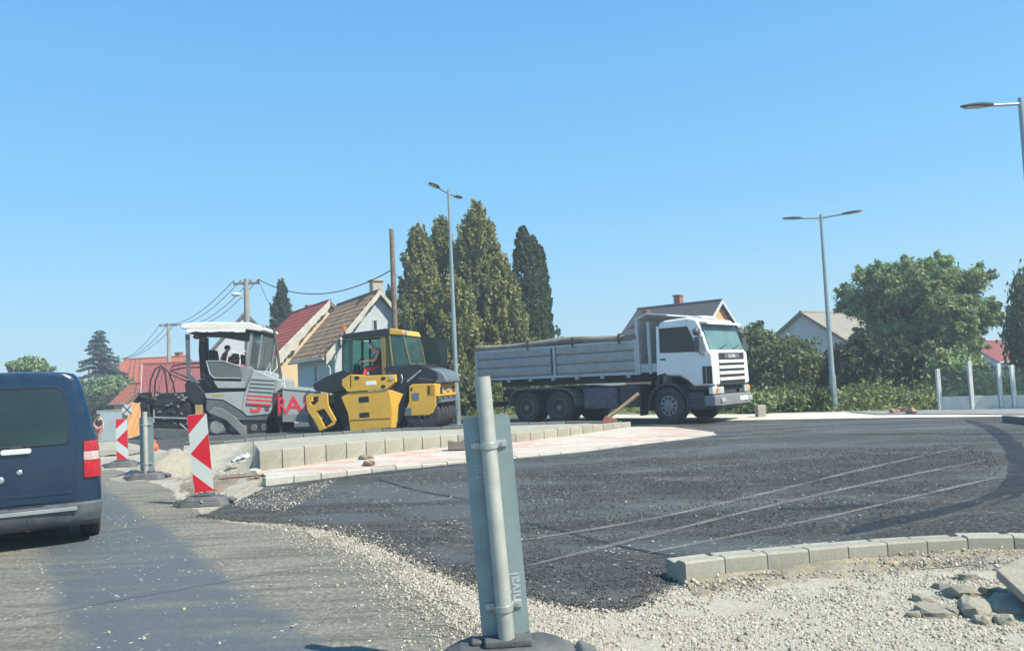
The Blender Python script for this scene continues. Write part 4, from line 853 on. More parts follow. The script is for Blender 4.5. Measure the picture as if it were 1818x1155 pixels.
    for k in range(5):
        y = -.84 + k * .42
        wheel(t, (xe - .36, y, .47), .47, .26, .22, -1, holes=0)
        if k < 4: wheel(t, (P(215, 930)[0], y + .21, .46), .46, .26, .22, -1, holes=6 if k == 0 else 0)
    wheel(t, (P(1120, 900)[0], -.84, .47), .47, .26, .22, -1, holes=6)
    MB().box(P(200, 900)[0] - .1, xe - .3, -.6, .6, .5, .85).build('chassis', NV, t, .02)
    # rear yellow frame with two openings
    def framep(o_, i1, i2, y0, y1, nm):
        bm = bmesh.new(); 
        for y in (y0,):
            E = []
            for L_ in (o_, i1, i2):
                vs = [bm.verts.new((u, y, z)) for u, z in L_]; E += [bm.edges.new((vs[i], vs[(i + 1) % len(vs)])) for i in range(len(vs))]
            bmesh.ops.triangle_fill(bm, use_beauty=True, edges=E)
        me = bpy.data.meshes.new(nm); bm.to_mesh(me); bm.free(); me.materials.append(YE); o = link(bpy.data.objects.new(nm, me), t)
        s = o.modifiers.new('solid', 'SOLIDIFY'); s.thickness = y1 - y0; s.offset = 0; return o
    for y in (-.98, .98): framep(PL([(122, 730), (135, 702), (310, 690), (318, 800), (388, 930), (370, 972), (245, 1026), (212, 950), (138, 845)]), PL([(158, 728), (238, 716), (232, 765), (190, 800), (165, 792)]), PL([(215, 850), (285, 824), (362, 945), (292, 1000)]), y - .04, y + .04, 'rear_guard')
    MB().prism(PL([(122, 730), (150, 720), (150, 850), (138, 845)]), -.95, .95).build('rear_beam', YE, t, .01)
    MB().prism(PL([(170, 735), (228, 725), (225, 762), (190, 790)]), -.93, -.6).build('rear_lamp', SL, t, 0)
    # cab
    GT = glass('cab_glass', (.42, .70, .66), .30); CF = mat('cab_frame', (.025, .03, .034), .5)
    yc = .80
    rf = MB().prism(PL([(432, 190), (448, 165), (860, 112), (868, 172), (840, 182), (450, 208)], -.8), -.86, .86).build('cab_roof', NV, t, .03, 35, 3)
    MB().prism(PL([(866, 112), (980, 128), (1000, 175), (856, 168)], -.8), -.82, .82).build('roof_front', YE, t, .02)
    c = P(458, 122, -.6); MB().lathe([(.07, -.05), (.07, .02), (.055, .10), (.001, .13)], (c[0], -.6, c[1] - .02), 'z', 14).build('beacon', mat('orange_beacon', (.55, .12, .05), .25, coat=.5), rf, 0)
    MB().tube([(c[0], -.6, c[1] - .02), (c[0], -.6, c[1] - .22)], .02).build('beacon_stalk', CF, rf, 0)
    cl_ = P(1012, 148, -.75); MB().box(cl_[0] - .05, cl_[0] + .05, -.8, -.66, cl_[1] - .06, cl_[1] + .05).build('work_lamp', mat('headlamp', (0, 0, 0)), rf, .01)
    for s in (-1, 1):
        y0, y1 = s * yc - .035, s * yc + .035
        bar = lambda L_: MB().prism(PL(L_, -.8), y0, y1)
        bar([(440, 210), (458, 208), (452, 500), (440, 500)]).prism(PL([(512, 205), (530, 203), (530, 530), (515, 530)], -.8), y0, y1).build('pillar', CF, t, .006)
        bar([(782, 185), (822, 180), (828, 470), (838, 520), (800, 520)]).build('pillar', mat('pillar_gold', (.20, .17, .06), .5), t, .006)
        bar([(855, 175), (868, 175), (898, 450), (885, 455)]).build('pillar', mat('pillar_gold', (0, 0, 0)), t, .004)
        MB().prism(PL([(458, 215), (512, 212), (515, 510), (452, 500)], -.8), s * yc - .006, s * yc + .006).build('side_glass', GT, t, 0, 0)
        MB().prism(PL([(824, 185), (852, 180), (886, 452), (838, 460)], -.8), s * yc - .006, s * yc + .006).build('side_glass', glass('cab_glass_gold', (.62, .62, .25), .35), t, 0, 0)
    MB().prism(PL([(530, 205), (785, 185), (785, 480), (530, 500)], -.8), .79, .80).build('side_glass', GT, t, 0, 0)
    MB().prism(PL([(450, 204), (800, 180), (800, 192), (450, 214)], -.8), -.84, -.78).build('door_header', mat('pillar_gold', (0, 0, 0)), t, 0)
    a_, b_ = P(985, 178, -.8), P(1045, 430, -.8)
    MB().prism3([(a_[0], -.78, a_[1]), (a_[0], .78, a_[1]), (b_[0], .78, b_[1]), (b_[0], -.78, b_[1])], [(a_[0] + .012, -.78, a_[1]), (a_[0] + .012, .78, a_[1]), (b_[0] + .012, .78, b_[1]), (b_[0] + .012, -.78, b_[1])]).build('windscreen', GT, t, 0, 0)
    MB().prism(PL([(872, 178), (985, 178), (1045, 432), (905, 450)], -.8), -.795, -.785).build('side_glass', glass('cab_glass_teal', (.35, .70, .66), .45), t, 0, 0)
    MB().tube([(a_[0], -.79, a_[1]), (b_[0], -.79, b_[1])], .018).tube([(a_[0], .79, a_[1]), (b_[0], .79, b_[1])], .018).tube([(b_[0], -.79, b_[1]), (b_[0], .79, b_[1])], .02).build('screen_frame', mat('pillar_gold', (0, 0, 0)), t, 0)
    c0, c1 = P(448, 205, -.8), P(445, 500, -.8); MB().box(c0[0], c0[0] + .012, -.78, .78, c1[1], c0[1]).build('rear_glass', GT, t, 0, 0)
    # open door, swung forward
    dx0, dx1 = P(1000, 200, -.9)[0], P(1222, 200, -.9)[0]; dz0, dz1 = P(1100, 450, -.9)[1], P(1100, 182, -.9)[1]
    dpn = MB().box(dx0, dx1, .90, .912, dz0, dz1).build('open_door', glass('door_glass', (.12, .25, .22), .55), t, 0, 0)
    MB().tube([(dx0, .9, dz0), (dx1, .9, dz0), (dx1, .9, dz1), (dx0, .9, dz1), (dx0, .9, dz0)], .018).build('door_frame', CF, dpn, 0)
    fx0, fx1 = P(450, 500)[0], P(830, 500)[0]; fz = P(600, 535)[1]
    MB().box(fx0, fx1, -.78, .78, fz - .06, fz).build('cab_floor', NV, t, .01)
    sx, sz = P(745, 470, -.5); MB().box(sx - .25, sx + .22, -.5, .0, fz, sz + .0).prism([(sx + .12, sz), (sx + .26, sz), (sx + .30, sz + .55), (sx + .2, sz + .58)], -.48, -.02).build('seat', CF, t, .03)
    cx_, cz_ = P(560, 440, -.4); MB().prism([(cx_ - .1, fz), (cx_ + .05, fz), (cx_ + .1, cz_), (cx_ - .05, cz_ + .05)], -.45, -.2).build('console', CF, t, .02)
    th = [(cx_ + .16 + .06 * math.sin(k * .42), -.33 + .19 * math.cos(k * .42), cz_ + .08 + .17 * math.sin(k * .42)) for k in range(16)]; MB().tube(th, .014, 6).build('steering_wheel', CF, t, 0)
    MB().tube([(*[P(1020, 588, -.95)[0]], -.95, P(1020, 588, -.95)[1]), (P(1140, 488, -.95)[0], -.95, P(1140, 488, -.95)[1])], .03).build('handrail', mat('rail_pale', (.35, .38, .38), .4), t, 0)
    MB().tube([(P(968, 600, -.92)[0], -.92, P(968, 600, -.92)[1]), (P(980, 560, -.92)[0], -.95, P(980, 560, -.92)[1]), (P(965, 525, -.92)[0], -.92, P(965, 525, -.92)[1])], .02).build('handrail', mat('rail_pale', (0, 0, 0)), t, 0)
    for x in (940, 1110): MB().tube([(P(x, 470, -.6)[0], -.6, P(x, 470, -.6)[1]), (P(x - 10, 405, -.6)[0], -.6, P(x - 10, 405, -.6)[1])], .02).build('mirror_stalk', CF, t, 0)
    ex = P(205, 560, .3); MB().tube([(ex[0], .3, ex[1] - .1), (ex[0], .3, ex[1] + .42), (ex[0] - .06, .3, ex[1] + .52)], .035).build('exhaust_stack', CF, t, 0)
    mx_ = P(432, 250, -.9); MB().tube([(mx_[0] + .05, -.84, mx_[1] + .1), (mx_[0] - .03, -.98, mx_[1] + .1)], .01).obox((mx_[0] - .03, -1.0, mx_[1]), (.04, .14, .24)).build('mirror', CF, t, .01)
    # operator leaning out over the wheel
    J = {}
    def j(k, zx, zy, y): u, z = P(zx, zy, y); J[k] = Vector((u, y, z))
    j('pelvis', 758, 470, -.25); j('waist', 772, 415, -.30); j('chest', 765, 335, -.36); j('neck', 735, 292, -.40); j('head', 697, 278, -.42)
    j('sl', 772, 305, -.20); j('sr', 768, 308, -.56); j('er', 733, 398, -.66); j('wr', 650, 402, -.62); j('el', 720, 392, -.12); j('wl', 640, 405, -.25)
    j('hl', 750, 478, -.14); j('hr', 748, 480, -.36); j('kl', 650, 462, -.10); j('kr', 652, 468, -.55); j('al', 620, 520, -.12); j('ar', 628, 548, -.66); j('tl', 600, 525, -.12); j('tr', 600, 552, -.68)
    J['face'] = (-.9, -.25, -.35)
    VST = mat('dark_vest', (.02, .02, .026), .8, var=.3); RED = mat('red_trousers', (.55, .03, .035), .8, var=.1)
    p = person('person', 'white haired man in a dark vest leaning forward in the yellow roller cab', J, [('vest', ['pelvis', 'waist', 'chest', 'sl', 'sr'], 1.34, VST), ('trousers', ['pelvis', 'hl', 'kl', 'al', 'hr', 'kr', 'ar'], 1.05, RED)], mat('white_hair', (.62, .62, .60), .8))
    p.location = org; p.rotation_euler = (0, 0, ang)
    return t
build_roller()
# ------------------------------------------------------------------ road paver
def build_paver():
    ang = R_(6); near = G(425, 772); hd = Vector((math.cos(ang), math.sin(ang), 0)); lf_ = Vector((-hd.y, hd.x, 0)); org = near + lf_ * 1.3
    t = thing('road_paver', 'light grey road paver with a white canopy and black screed', 'road paver', org, ang); f = Frame(org, ang)
    P = lambda zx, zy, c=-1.3: f.uv(200 + zx / 4.442, 540 + zy / 4.442, c)
    PL = lambda L_, c=-1.3: [P(x, y, c) for x, y in L_]
    P3 = lambda zx, zy, c: (P(zx, zy, c)[0], c, P(zx, zy, c)[1])
    LG = mat('paver_grey', (.30, .335, .33), .42, coat=.2, var=.07, dirt=.3); DG = mat('paver_slate', (.075, .088, .10), .5, var=.15, dirt=.3); BK = mat('paver_black', (.010, .012, .015), .6, var=.35, dirt=.15, dcol=(.06, .06, .058))
    MG = mat('paver_mid_grey', (.19, .21, .22), .5, dirt=.3); RE = mat('sign_red', (.66, .03, .035), .45, var=.06); ST = mat('bare_steel', (.34, .35, .35), .4, .6)
    # tracks
    for s in (-1, 1):
        y0, y1 = (-1.25, -.93) if s < 0 else (.93, 1.25)
        tr = PL([(720, 985), (745, 915), (800, 895), (1290, 885), (1330, 910), (1335, 990), (1310, 1040), (770, 1055), (735, 1035)])
        tk = MB().prism(tr, y0, y1).build('track', BK, t, .05, 35, 3)
        wl_ = MB()
        for k in range(7):
            x = tr[0][0] + .25 + k * (tr[5][0] - tr[0][0] - .5) / 6; wl_.lathe([(.001, s * 1.27), (.10, s * 1.27), (.13, s * 1.24), (.13, s * 1.1)], (x, 0, .22), 'y', 14)
        wl_.build('track_rollers', DG, tk, 0); pads = MB()
        for k in range(20):
            x = tr[0][0] + .1 + k * (tr[5][0] - tr[0][0] - .2) / 19; pads.box(x - .05, x + .05, y0 - .01, y1 + .01, .002, .03).box(x - .05, x + .05, y0 - .01, y1 + .01, tr[2][1] - .02, tr[2][1] + .015)
        pads.build('track_pads', MG, tk, 0)
        w1 = P(820, 1010)[0]; MB().lathe([(.001, s * 1.29), (.2, s * 1.29), (.24, s * 1.26), (.24, s * 1.1)], (w1, 0, .30), 'y', 18).build('drive_wheel', MG, tk, 0)
    # chassis and side body
    MB().prism(PL([(560, 600), (720, 590), (760, 660), (1060, 655), (1060, 700), (1330, 700), (1330, 900), (720, 920), (730, 780), (620, 700)]), -1.1, 1.1).build('chassis', BK, t, .02)
    MB().prism(PL([(738, 750), (860, 755), (960, 815), (1060, 880), (1285, 875), (1285, 915), (800, 912), (735, 830)]), -1.28, 1.28).build('track_cover', DG, t, .015)
    MB().prism(PL([(725, 702), (880, 692), (1040, 688), (1012, 838), (960, 806), (870, 752), (738, 742)]), -1.30, 1.30).build('lower_side', LG, t, .015)
    MB().prism(PL([(785, 708), (876, 706), (880, 722), (787, 724)]), -1.308, -1.29).build('name_strip', mat('strip_gold', (.35, .28, .06), .5), t, 0)
    en = MB().prism(PL([(1108, 512), (1330, 600), (1336, 660), (1296, 690), (1285, 862), (1060, 882), (1012, 838), (1040, 700), (1062, 640)]), -1.31, 1.31).build('engine_cover', LG, t, .03, 35, 3)
    MB().prism(PL([(1108, 570), (1300, 600), (1285, 700), (1260, 805), (1055, 800), (1070, 690)]), -1.316, -1.30).build('louvre_field', MG, en, .004)
    for k in range(7):
        y = 590 + k * 31; sh = -k * 7
        m_ = LG if k < 4 else RE
        if k >= 4: MB().prism(PL([(1100 + sh, y - 2), (1290 + sh * .9, y + 12), (1286 + sh * .9, y + 24), (1097 + sh, y + 10)]), -1.35, -1.31).build('louvre', RE, en, .004)
        MB().prism(PL([(1100 + sh, y - 18), (1290 + sh * .9, y - 6), (1284 + sh * .9, y + 12), (1095 + sh, y + 0)]), -1.345, -1.31).build('louvre', LG, en, .008)
    MB().prism(PL([(1200, 808), (1232, 808), (1232, 842), (1200, 842)]), -1.318, -1.30).build('sticker', mat('sticker_purple', (.14, .02, .12), .5), en, 0)
    MB().prism(PL([(1262, 700), (1335, 690), (1335, 890), (1225, 890), (1225, 1010), (1320, 1010), (1320, 1000), (1262, 880)]), -1.33, -.9).build('pillar_box', mat('dark_maroon', (.045, .02, .025), .5, dirt=.2), t, .01)
    MB().prism(PL([(1302, 700), (1322, 700), (1322, 880), (1302, 880)]), -1.345, -1.32).build('red_strip', mat('strip_red', (.30, .03, .035), .5), t, 0)
    MB().prism(PL([(800, 806), (862, 816), (965, 885), (1060, 985), (1066, 1040), (1030, 1040), (900, 912), (760, 852)]), -1.37, -1.31).build('tow_arm', mat('arm_grey', (.14, .155, .165), .5, dirt=.3), t, .01)
    # hopper
    hp = MB().prism(PL([(1338, 650), (1400, 648), (1570, 672), (1640, 680), (1610, 925), (1340, 925)]), -1.33, -1.18).prism(PL([(1338, 650), (1640, 680), (1610, 925), (1340, 925)]), 1.18, 1.33).prism(PL([(1338, 760), (1610, 770), (1610, 925), (1340, 925)]), -1.2, 1.2).build('hopper', LG, t, .02)
    MB().prism(PL([(1342, 862), (1600, 862), (1600, 926), (1342, 926)]), -1.345, -1.32).build('hopper_skirt', MG, hp, .006)
    MB().prism(PL([(1345, 658), (1640, 684), (1640, 692), (1345, 666)]), -1.36, -1.30).build('hopper_lip', LG, hp, .004)
    a0, a1 = P(1365, 855, -1.335), P(1465, 725, -1.335); hgt = a1[1] - a0[1]
    MX = lambda x, z: Matrix.Translation((x, -1.338, z)) @ Matrix.Rotation(R_(90), 4, 'X')
    fs_ = hgt / .70
    textobj('lettering', 'A', fs_, RE, hp, MX(P(1428, 800)[0], a0[1]), .004, .012, 1.15); textobj('lettering', 'B', fs_, RE, hp, MX(P(1560, 800)[0], a0[1]), .004, .012, 1.1)
    textobj('lettering', 'R', fs_, RE, t, Matrix.Translation((P(1338, 800)[0], -1.352, a0[1])) @ Matrix.Rotation(R_(90), 4, 'X'), .004, .012, .62)
    # the S, of which only the lower bowl is painted below the louvres
    textobj('lettering', 'S', fs_ * .98, RE, en, Matrix.Translation((P(1128, 850)[0], -1.322, P(1128, 848)[1])) @ Matrix.Rotation(R_(90), 4, 'X'), .004, .014, 1.1)
    # operating platform
    MB().prism(PL([(690, 560), (1060, 590), (1040, 665), (760, 665)]), -1.2, 1.2).build('platform', BK, t, .02)
    MB().prism(PL([(1005, 490), (1110, 500), (1062, 640), (1040, 665), (1010, 640)]), -1.24, 1.2).build('platform_side', MG, t, .015)
    MB().prism(PL([(796, 604), (1042, 610), (1034, 660), (832, 660)]), -1.32, -1.15).build('side_box', LG, t, .01)
    gd = MB().prism(PL([(738, 448), (870, 446), (1012, 492), (1012, 582), (800, 580), (765, 545)]), -1.29, -1.27).build('platform_guard', glass('guard_mesh', (.55, .68, .62), .6, .3), t, 0, 0)
    MB().tube([P3(738, 448, -1.29), P3(870, 446, -1.29), P3(1012, 492, -1.29), P3(1012, 582, -1.29), P3(800, 580, -1.29), P3(765, 545, -1.29), P3(738, 448, -1.29)], .02).build('guard_rail', LG, gd, 0)
    for k in range(4): MB().tube([P3(800, 480 + k * 26, -1.25), P3(905, 488 + k * 24, -1.25)], .018).build('guard_rung', LG, gd, 0)
    RP = mat('rail_pale', (.35, .38, .38), .4)
    MB().tube([P3(900, 450, -1.0), P3(910, 400, -1.0), P3(945, 378, -1.0), P3(1000, 388, -1.0), P3(1005, 430, -1.0), P3(995, 580, -1.0)], .025).tube([P3(1000, 400, -1.1), P3(1050, 365, -1.1)], .02).build('handrail', mat('rail_white', (.62, .65, .63), .4), t, 0)
    MB().prism(PL([(905, 425), (945, 385), (1000, 395), (1000, 470), (905, 465)], -.6), -.5, .3).build('console', mat('console_dark', (.12, .05, .045), .6), t, .02)
    MB().prism(PL([(755, 360), (800, 360), (815, 445), (840, 455), (840, 590), (765, 590)], -.4), -.4, .1).build('seat', BK, t, .03)
    # roof and posts
    roof = MB(); pr = [(528, 185), (540, 160), (575, 150), (700, 140), (1080, 142), (1190, 185), (1196, 205), (1170, 214), (1060, 200), (560, 196)]
    roof.prism(PL(pr), -1.3, 1.3); ro = roof.build('canopy', mat('canopy_white', (.66, .66, .60), .6, var=.06, dirt=.3), t, .04, 35, 3)
    V = []; n = 40
    for i in range(n + 1):
        u = 585 + (1048 - 585) * i / n
        for k, (dy, oy) in enumerate(((195, 0), (203, .03), (212, .02))):
            s_ = (7 + 11 * mnoise.noise(Vector((i * .23, 1.3, 0))) + 5 * mnoise.noise(Vector((i * .9, 7, 0)))) * (k / 2); p = P(u, dy + s_, -1.3); V.append((p[0], -1.3 - oy, p[1]))
    MB().add(V, [(i * 3 + k, i * 3 + k + 1, i * 3 + k + 4, i * 3 + k + 3) for i in range(n) for k in range(2)]).build('canopy_valance', mat('canopy_white', (0, 0, 0)), ro, 0, 60)
    MB().prism(PL([(585, 205), (1190, 215), (1180, 236), (940, 270), (740, 236), (600, 232)], -1.1), -1.1, 1.15).build('canopy_lining', BK, ro, .01)
    for s in (-1.15, 1.15): MB().prism(PL([(575, 235), (606, 235), (612, 540), (690, 620), (640, 640), (585, 560)], -1.15), s - .05, s + .05).build('roof_post', DG, t, .01)
    MB().prism(PL([(690, 255), (735, 250), (735, 300), (745, 330), (742, 590), (700, 590), (685, 360)], -.5), -.65, -.35).build('exhaust_column', BK, t, .04, 35, 3)
    MB().ball(P3(665, 255, -.8), (.14, .12, .09)).ball(P3(715, 270, -.8), (.12, .1, .12)).build('heater_bundle', mat('bundle_brown', (.12, .085, .07), .8), ro, 0, 60)
    for s in (-1.18, 1.18):
        MB().prism(PL([(1085, 225), (1108, 225), (1078, 490), (1060, 492)], -1.18), s - .03, s + .03).prism(PL([(1172, 240), (1184, 240), (1150, 510), (1136, 505)], -1.18), s - .02, s + .02).build('roof_post', MG, t, .006)
        MB().prism(PL([(1100, 235), (1172, 250), (1138, 500), (1075, 485)], -1.18), s - .006, s + .006).build('side_glass', glass('paver_glass', (.55, .68, .68), .35), t, 0, 0)
    a_, b_ = P(1172, 245, -1.1), P(1140, 500, -1.1); MB().prism3([(a_[0], -1.1, a_[1]), (a_[0], 1.1, a_[1]), (b_[0], 1.1, b_[1]), (b_[0], -1.1, b_[1])], [(a_[0] + .01, -1.1, a_[1]), (a_[0] + .01, 1.1, a_[1]), (b_[0] + .01, 1.1, b_[1]), (b_[0] + .01, -1.1, b_[1])]).build('windscreen', glass('paver_glass', (0, 0, 0)), t, 0, 0)
    c = P(1185, 190, -1.0); MB().lathe([(.06, -.1), (.07, 0), (.05, .09), (.001, .11)], (c[0], -1.0, c[1]), 'z', 14).build('beacon', mat('orange_beacon', (0, 0, 0)), ro, 0)
    # front rails, post
    MB().tube([P3(1200, 545, -1.0), P3(1240, 460, -1.0), P3(1245, 555, -1.0)], .02).tube([P3(1255, 550, -1.0), P3(1300, 495, -1.0)], .02).tube([P3(1340, 640, -1.2), P3(1348, 575, -1.2), P3(1358, 655, -1.2)], .02).build('handrail', mat('rail_white', (0, 0, 0)), t, 0)
    MB().tube([P3(1322, 600, -.6), P3(1325, 560, -.6), P3(1272, 188, -.6)], [.05, .05, .045], 10).build('exhaust_pipe', mat('pipe_dark', (.09, .085, .08), .6, .2), t, 0)
    # screed (back end)
    MB().prism(PL([(310, 765), (600, 770), (620, 880), (610, 985), (300, 985)]), -1.25, 1.25).build('screed', BK, t, .03)
    MB().prism(PL([(250, 975), (600, 985), (640, 1000), (615, 1080), (300, 1052), (260, 1010)]), -1.35, 1.35).build('screed_base', DG, t, .02)
    MB().prism(PL([(560, 620), (640, 600), (735, 720), (735, 780), (640, 790), (570, 740)]), -1.2, 1.2).build('screed_arm', BK, t, .03)
    MB().box(P(330, 700)[0], P(620, 700)[0], -1.15, 1.15, P(400, 765)[1], P(400, 700)[1]).build('screed_walkway', BK, t, .02)
    MB().tube([P3(325, 892, -1.3), P3(585, 900, -1.3)], .035).tube([P3(530, 940, -1.32), P3(590, 990, -1.32)], .025).tube([P3(325, 830, -1.3), P3(325, 930, -1.3)], .03).build('screed_rail', ST, t, 0)
    for k, (x0, x1, xm, ytop) in enumerate([(290, 495, 380, 485), (330, 440, 385, 495)]):
        pts = [P3(x0, 730, -.9 - .1 * k), P3(x0 + 8, 600, -.9 - .1 * k), P3(x0 + 45, 510, -.9), P3(xm, ytop, -.9), P3((xm + x1) / 2, 530, -.9), P3(x1 - 18, 620, -.9), P3(x1, 730, -.9)]
        MB().tube(pts, .026, 8).build('hose', BK, t, 0, 60)
    for z in (470, 500): MB().tube([P3(690, z - 5, -1.0), P3(560, z, -1.0), P3(470, z + 18, -1.0), P3(450, z + 50, -1.0), P3(500, z + 70, -1.0), P3(640, z + 130, -1.0)], .022, 8).build('hose', BK, t, 0, 60)
    r = random.Random(5); jk = MB()
    for k in range(46):
        x, y, c_ = r.uniform(230, 620), r.uniform(690, 960), -1.3 + r.uniform(0, .5); q = P3(x, y, c_); s_ = r.uniform(.04, .13)
        if r.random() < .5: jk.obox(q, (s_ * 1.5, s_, s_), Matrix.Rotation(r.uniform(-.6, .6), 4, 'Y'))
        else: jk.tube([q, (q[0] + r.uniform(-.4, .4), q[1], q[2] + r.uniform(-.25, .3))], r.uniform(.012, .03), 6)
    jk.build('screed_hydraulics', mat('hydraulic_black', (.045, .05, .055), .45, .3, var=.6, scale=5), t, .004)
    for k in range(14):
        q = P3(r.uniform(330, 600), r.uniform(700, 940), -1.31); MB().obox(q, (r.uniform(.05, .16), .05, r.uniform(.03, .08))).build('fitting', MG, t, .004)
    
    MB().prism(PL([(205, 700), (275, 690), (290, 760), (285, 930), (225, 930), (215, 780)]), -1.3, -.9).prism(PL([(140, 770), (205, 700), (240, 720), (190, 780)]), -1.2, -1.1).build('end_plate', BK, t, .02)
    MB().tube([P3(270, 760, -1.35), P3(400, 700, -1.3)], .02).tube([P3(275, 790, -1.35), P3(300, 910, -1.35)], .03).tube([P3(225, 720, -1.35), P3(360, 760, -1.35), P3(560, 760, -1.35)], .02).build('end_linkage', mat('hydraulic_black', (0, 0, 0)), t, 0)
    MB().prism(PL([(655, 790), (710, 790), (715, 850), (690, 900), (660, 880)]), -1.4, -1.3).build('wood_block', mat('raw_wood', (.36, .23, .10), .8, var=.2), t, .004)
    # seated operator
    J = {}
    def j(k, zx, zy, y): u, z = P(zx, zy, y); J[k] = Vector((u, y, z))
    j('pelvis', 870, 500, -.4); j('waist', 868, 455, -.4); j('chest', 880, 415, -.4); j('neck', 898, 375, -.4); j('head', 906, 350, -.4); j('sl', 890, 395, -.2); j('sr', 890, 398, -.6); j('el', 925, 445, -.15); j('er', 925, 450, -.66); j('wl', 975, 440, -.25); j('wr', 978, 445, -.55)
    j('hl', 875, 500, -.3); j('hr', 875, 500, -.5); j('kl', 950, 495, -.3); j('kr', 950, 495, -.5); j('al', 960, 575, -.3); j('ar', 960, 575, -.5); j('tl', 985, 580, -.3); j('tr', 985, 580, -.5); J['face'] = (1, -.1, -.1)
    p = person('person', 'dark haired man in a brownish red shirt seated on the grey paver under its canopy', J, [('shirt', ['pelvis', 'waist', 'chest', 'sl', 'sr', 'el', 'er'], 1.08, mat('brick_shirt', (.20, .05, .04), .8)), ('trousers', ['pelvis', 'hl', 'kl', 'al', 'hr', 'kr', 'ar'], 1.05, VSTm())], mat('dark_hair', (.02, .017, .015), .8))
    p.location = org; p.rotation_euler = (0, 0, ang)
    # hi-vis jacket hung behind the glass
    V = []; q0, q1 = P(1120, 290, -.9), P(1110, 470, -.9); n = 14
    for i in range(n + 1):
        z = q0[1] + (q1[1] - q0[1]) * i / n; w_ = .05 + .14 * math.sin(min(1, i / n * 1.4) * 1.5)
        for k in range(13): a = 2 * math.pi * k / 12; V.append((q0[0] - .02 * i / n + w_ * math.cos(a) * (1 + .15 * math.sin(3 * a + i * .3)), -.9 + .06 * math.sin(a), z))
    o = MB().add(V, [(i * 13 + k, i * 13 + k + 1, (i + 1) * 13 + k + 1, (i + 1) * 13 + k) for i in range(n) for k in range(12)]).build('orange_jacket', mat('hi_vis_orange', (.80, .13, .03), .7, var=.15), None, 0, 60)
    o.location = org; o.rotation_euler = (0, 0, ang); tag(o, 'orange high visibility jacket hanging behind the paver side glass', 'jacket')
def VSTm(): return mat('dark_vest', (.02, .02, .026), .8, var=.3)
build_paver()
# ------------------------------------------------------------------ guide boards and posts of the road works
ZINC = mat('galvanised_steel', (.42, .43, .385), .5, .35, var=.16, scale=6, dirt=.2, dcol=(.30, .29, .24), bump=.1, bscale=30)
PLB = mat('plate_back', (.26, .335, .34), .45, .35, var=.16, scale=5, dirt=.25, dcol=(.22, .22, .19)); RUB = mat('recycled_rubber', (.055, .062, .068), .8, var=.3, bump=.5, bscale=60, dirt=.5, dcol=(.22, .21, .19))
WREF = mat('white_reflective', (.52, .57, .55), .35, var=.04, dirt=.1); RREF = mat('red_reflective', (.58, .018, .035), .35, var=.04)
def guide_board(label, loc, yaw, lean, front, hgt=1.06, wd=.25, zb=.17, pole=1.5, group='guide boards of the road works'):
    t = thing('guide_board', label, 'guide board', loc, yaw, group); L_ = Matrix.Rotation(lean, 4, 'Y')
    def lean_it(o): o.rotation_euler = (0, lean, 0); o.location = (0, 0, .05); return o
    s = -1 if front else 1                                # the striped face looks towards -y * s
    r = .03; out = []
    for cx, cz, a0 in ((wd / 2 - r, zb + r, -90), (wd / 2 - r, zb + hgt - r, 0), (-wd / 2 + r, zb + hgt - r, 90), (-wd / 2 + r, zb + r, 180)):
        for k in range(5): a = R_(a0 + 22.5 * k); out.append((cx + r * math.cos(a), cz + r * math.sin(a)))
    pl = lean_it(MB().prism(out, -.003, .003).build('plate', WREF if front else PLB, t, 0))
    yf = -.0045 if front else .0045
    uv = lambda u, v: ((u - .5) * wd * (1 if front else -1), zb + hgt * (1 - v))
    for P_ in ([(0.02, 0.004), (.98, .004), (0.004, .24)], [(0.0, .5), (1, .26), (1, .73)], [(0, .75), (1, .985), (.97, .998), (.03, .998)]):
        MB().prism([uv(*p) for p in P_], min(yf, 0), max(yf, 0)).build('stripe', RREF, pl, 0)
    yp = .035 if front else -.054; pr = .021 if front else .042
    po = lean_it(MB().tube([(0, yp, 0), (0, yp, pole - .02), (0, yp, pole)], [pr, pr, pr * .98], 20).build('post', ZINC, t, 0))
    if not front:
        for z in (zb + hgt * .865, zb + hgt * .135):
            c = MB(); n = 14
            arc = [(pr * 1.16 * math.cos(a), yp - pr * 1.16 * math.sin(a)) for a in np.linspace(0, math.pi, n)]; arci = [(pr * 1.02 * math.cos(a), yp - pr * 1.02 * math.sin(a)) for a in np.linspace(math.pi, 0, n)]
            c.prismz(arc + arci, z - .017, z + .017)
            for q in (-1, 1): c.prismz([(q * pr * 1.0, yp), (q * pr * 1.16, yp), (q * pr * 1.16, -.018), (q * .095, -.014), (q * .095, -.004), (q * pr * 1.0, -.004)], z - .017, z + .017)
            cl = c.build('clamp', mat('clamp_steel', (.45, .48, .46), .38, .6), pl, .002)
            for q in (-.075, .07, -.045): MB().lathe([(.001, -.026), (.009, -.026), (.0095, -.018), (.0095, -.01)], (q, 0, z), 'y', 6).build('bolt', mat('bolt_steel', (.5, .5, .48), .35, .8), cl, 0)
    b = MB(); oc = [(-.36, -.12), (-.28, -.2), (.28, -.2), (.36, -.12), (.36, .12), (.28, .2), (-.28, .2), (-.36, .12)]
    b.prism3([(x, y, 0) for x, y in oc], [(x * .9, y * .86, .07) for x, y in oc]); b.prism3([(x * .88, y * .84, .07) for x, y in oc], [(x * .60, y * .62, .125) for x, y in oc])
    for q in (-1, 1): b.prism([(q * .30, .05), (q * .40, .03), (q * .42, .06), (q * .34, .10)], -.07, .07)
    b.box(-.11, .11, -.09, .08, .12, .16); b.box(-.17, -.12, -.04, .03, .12, .15)
    b.build('base', RUB, t, .012); return t, pl
t, pl = guide_board('grey back of the big guide board nearest the camera, with its steel post', G(884, 1175) , R_(3), R_(-2.9), False, 1.14, .25, .13, 1.475)
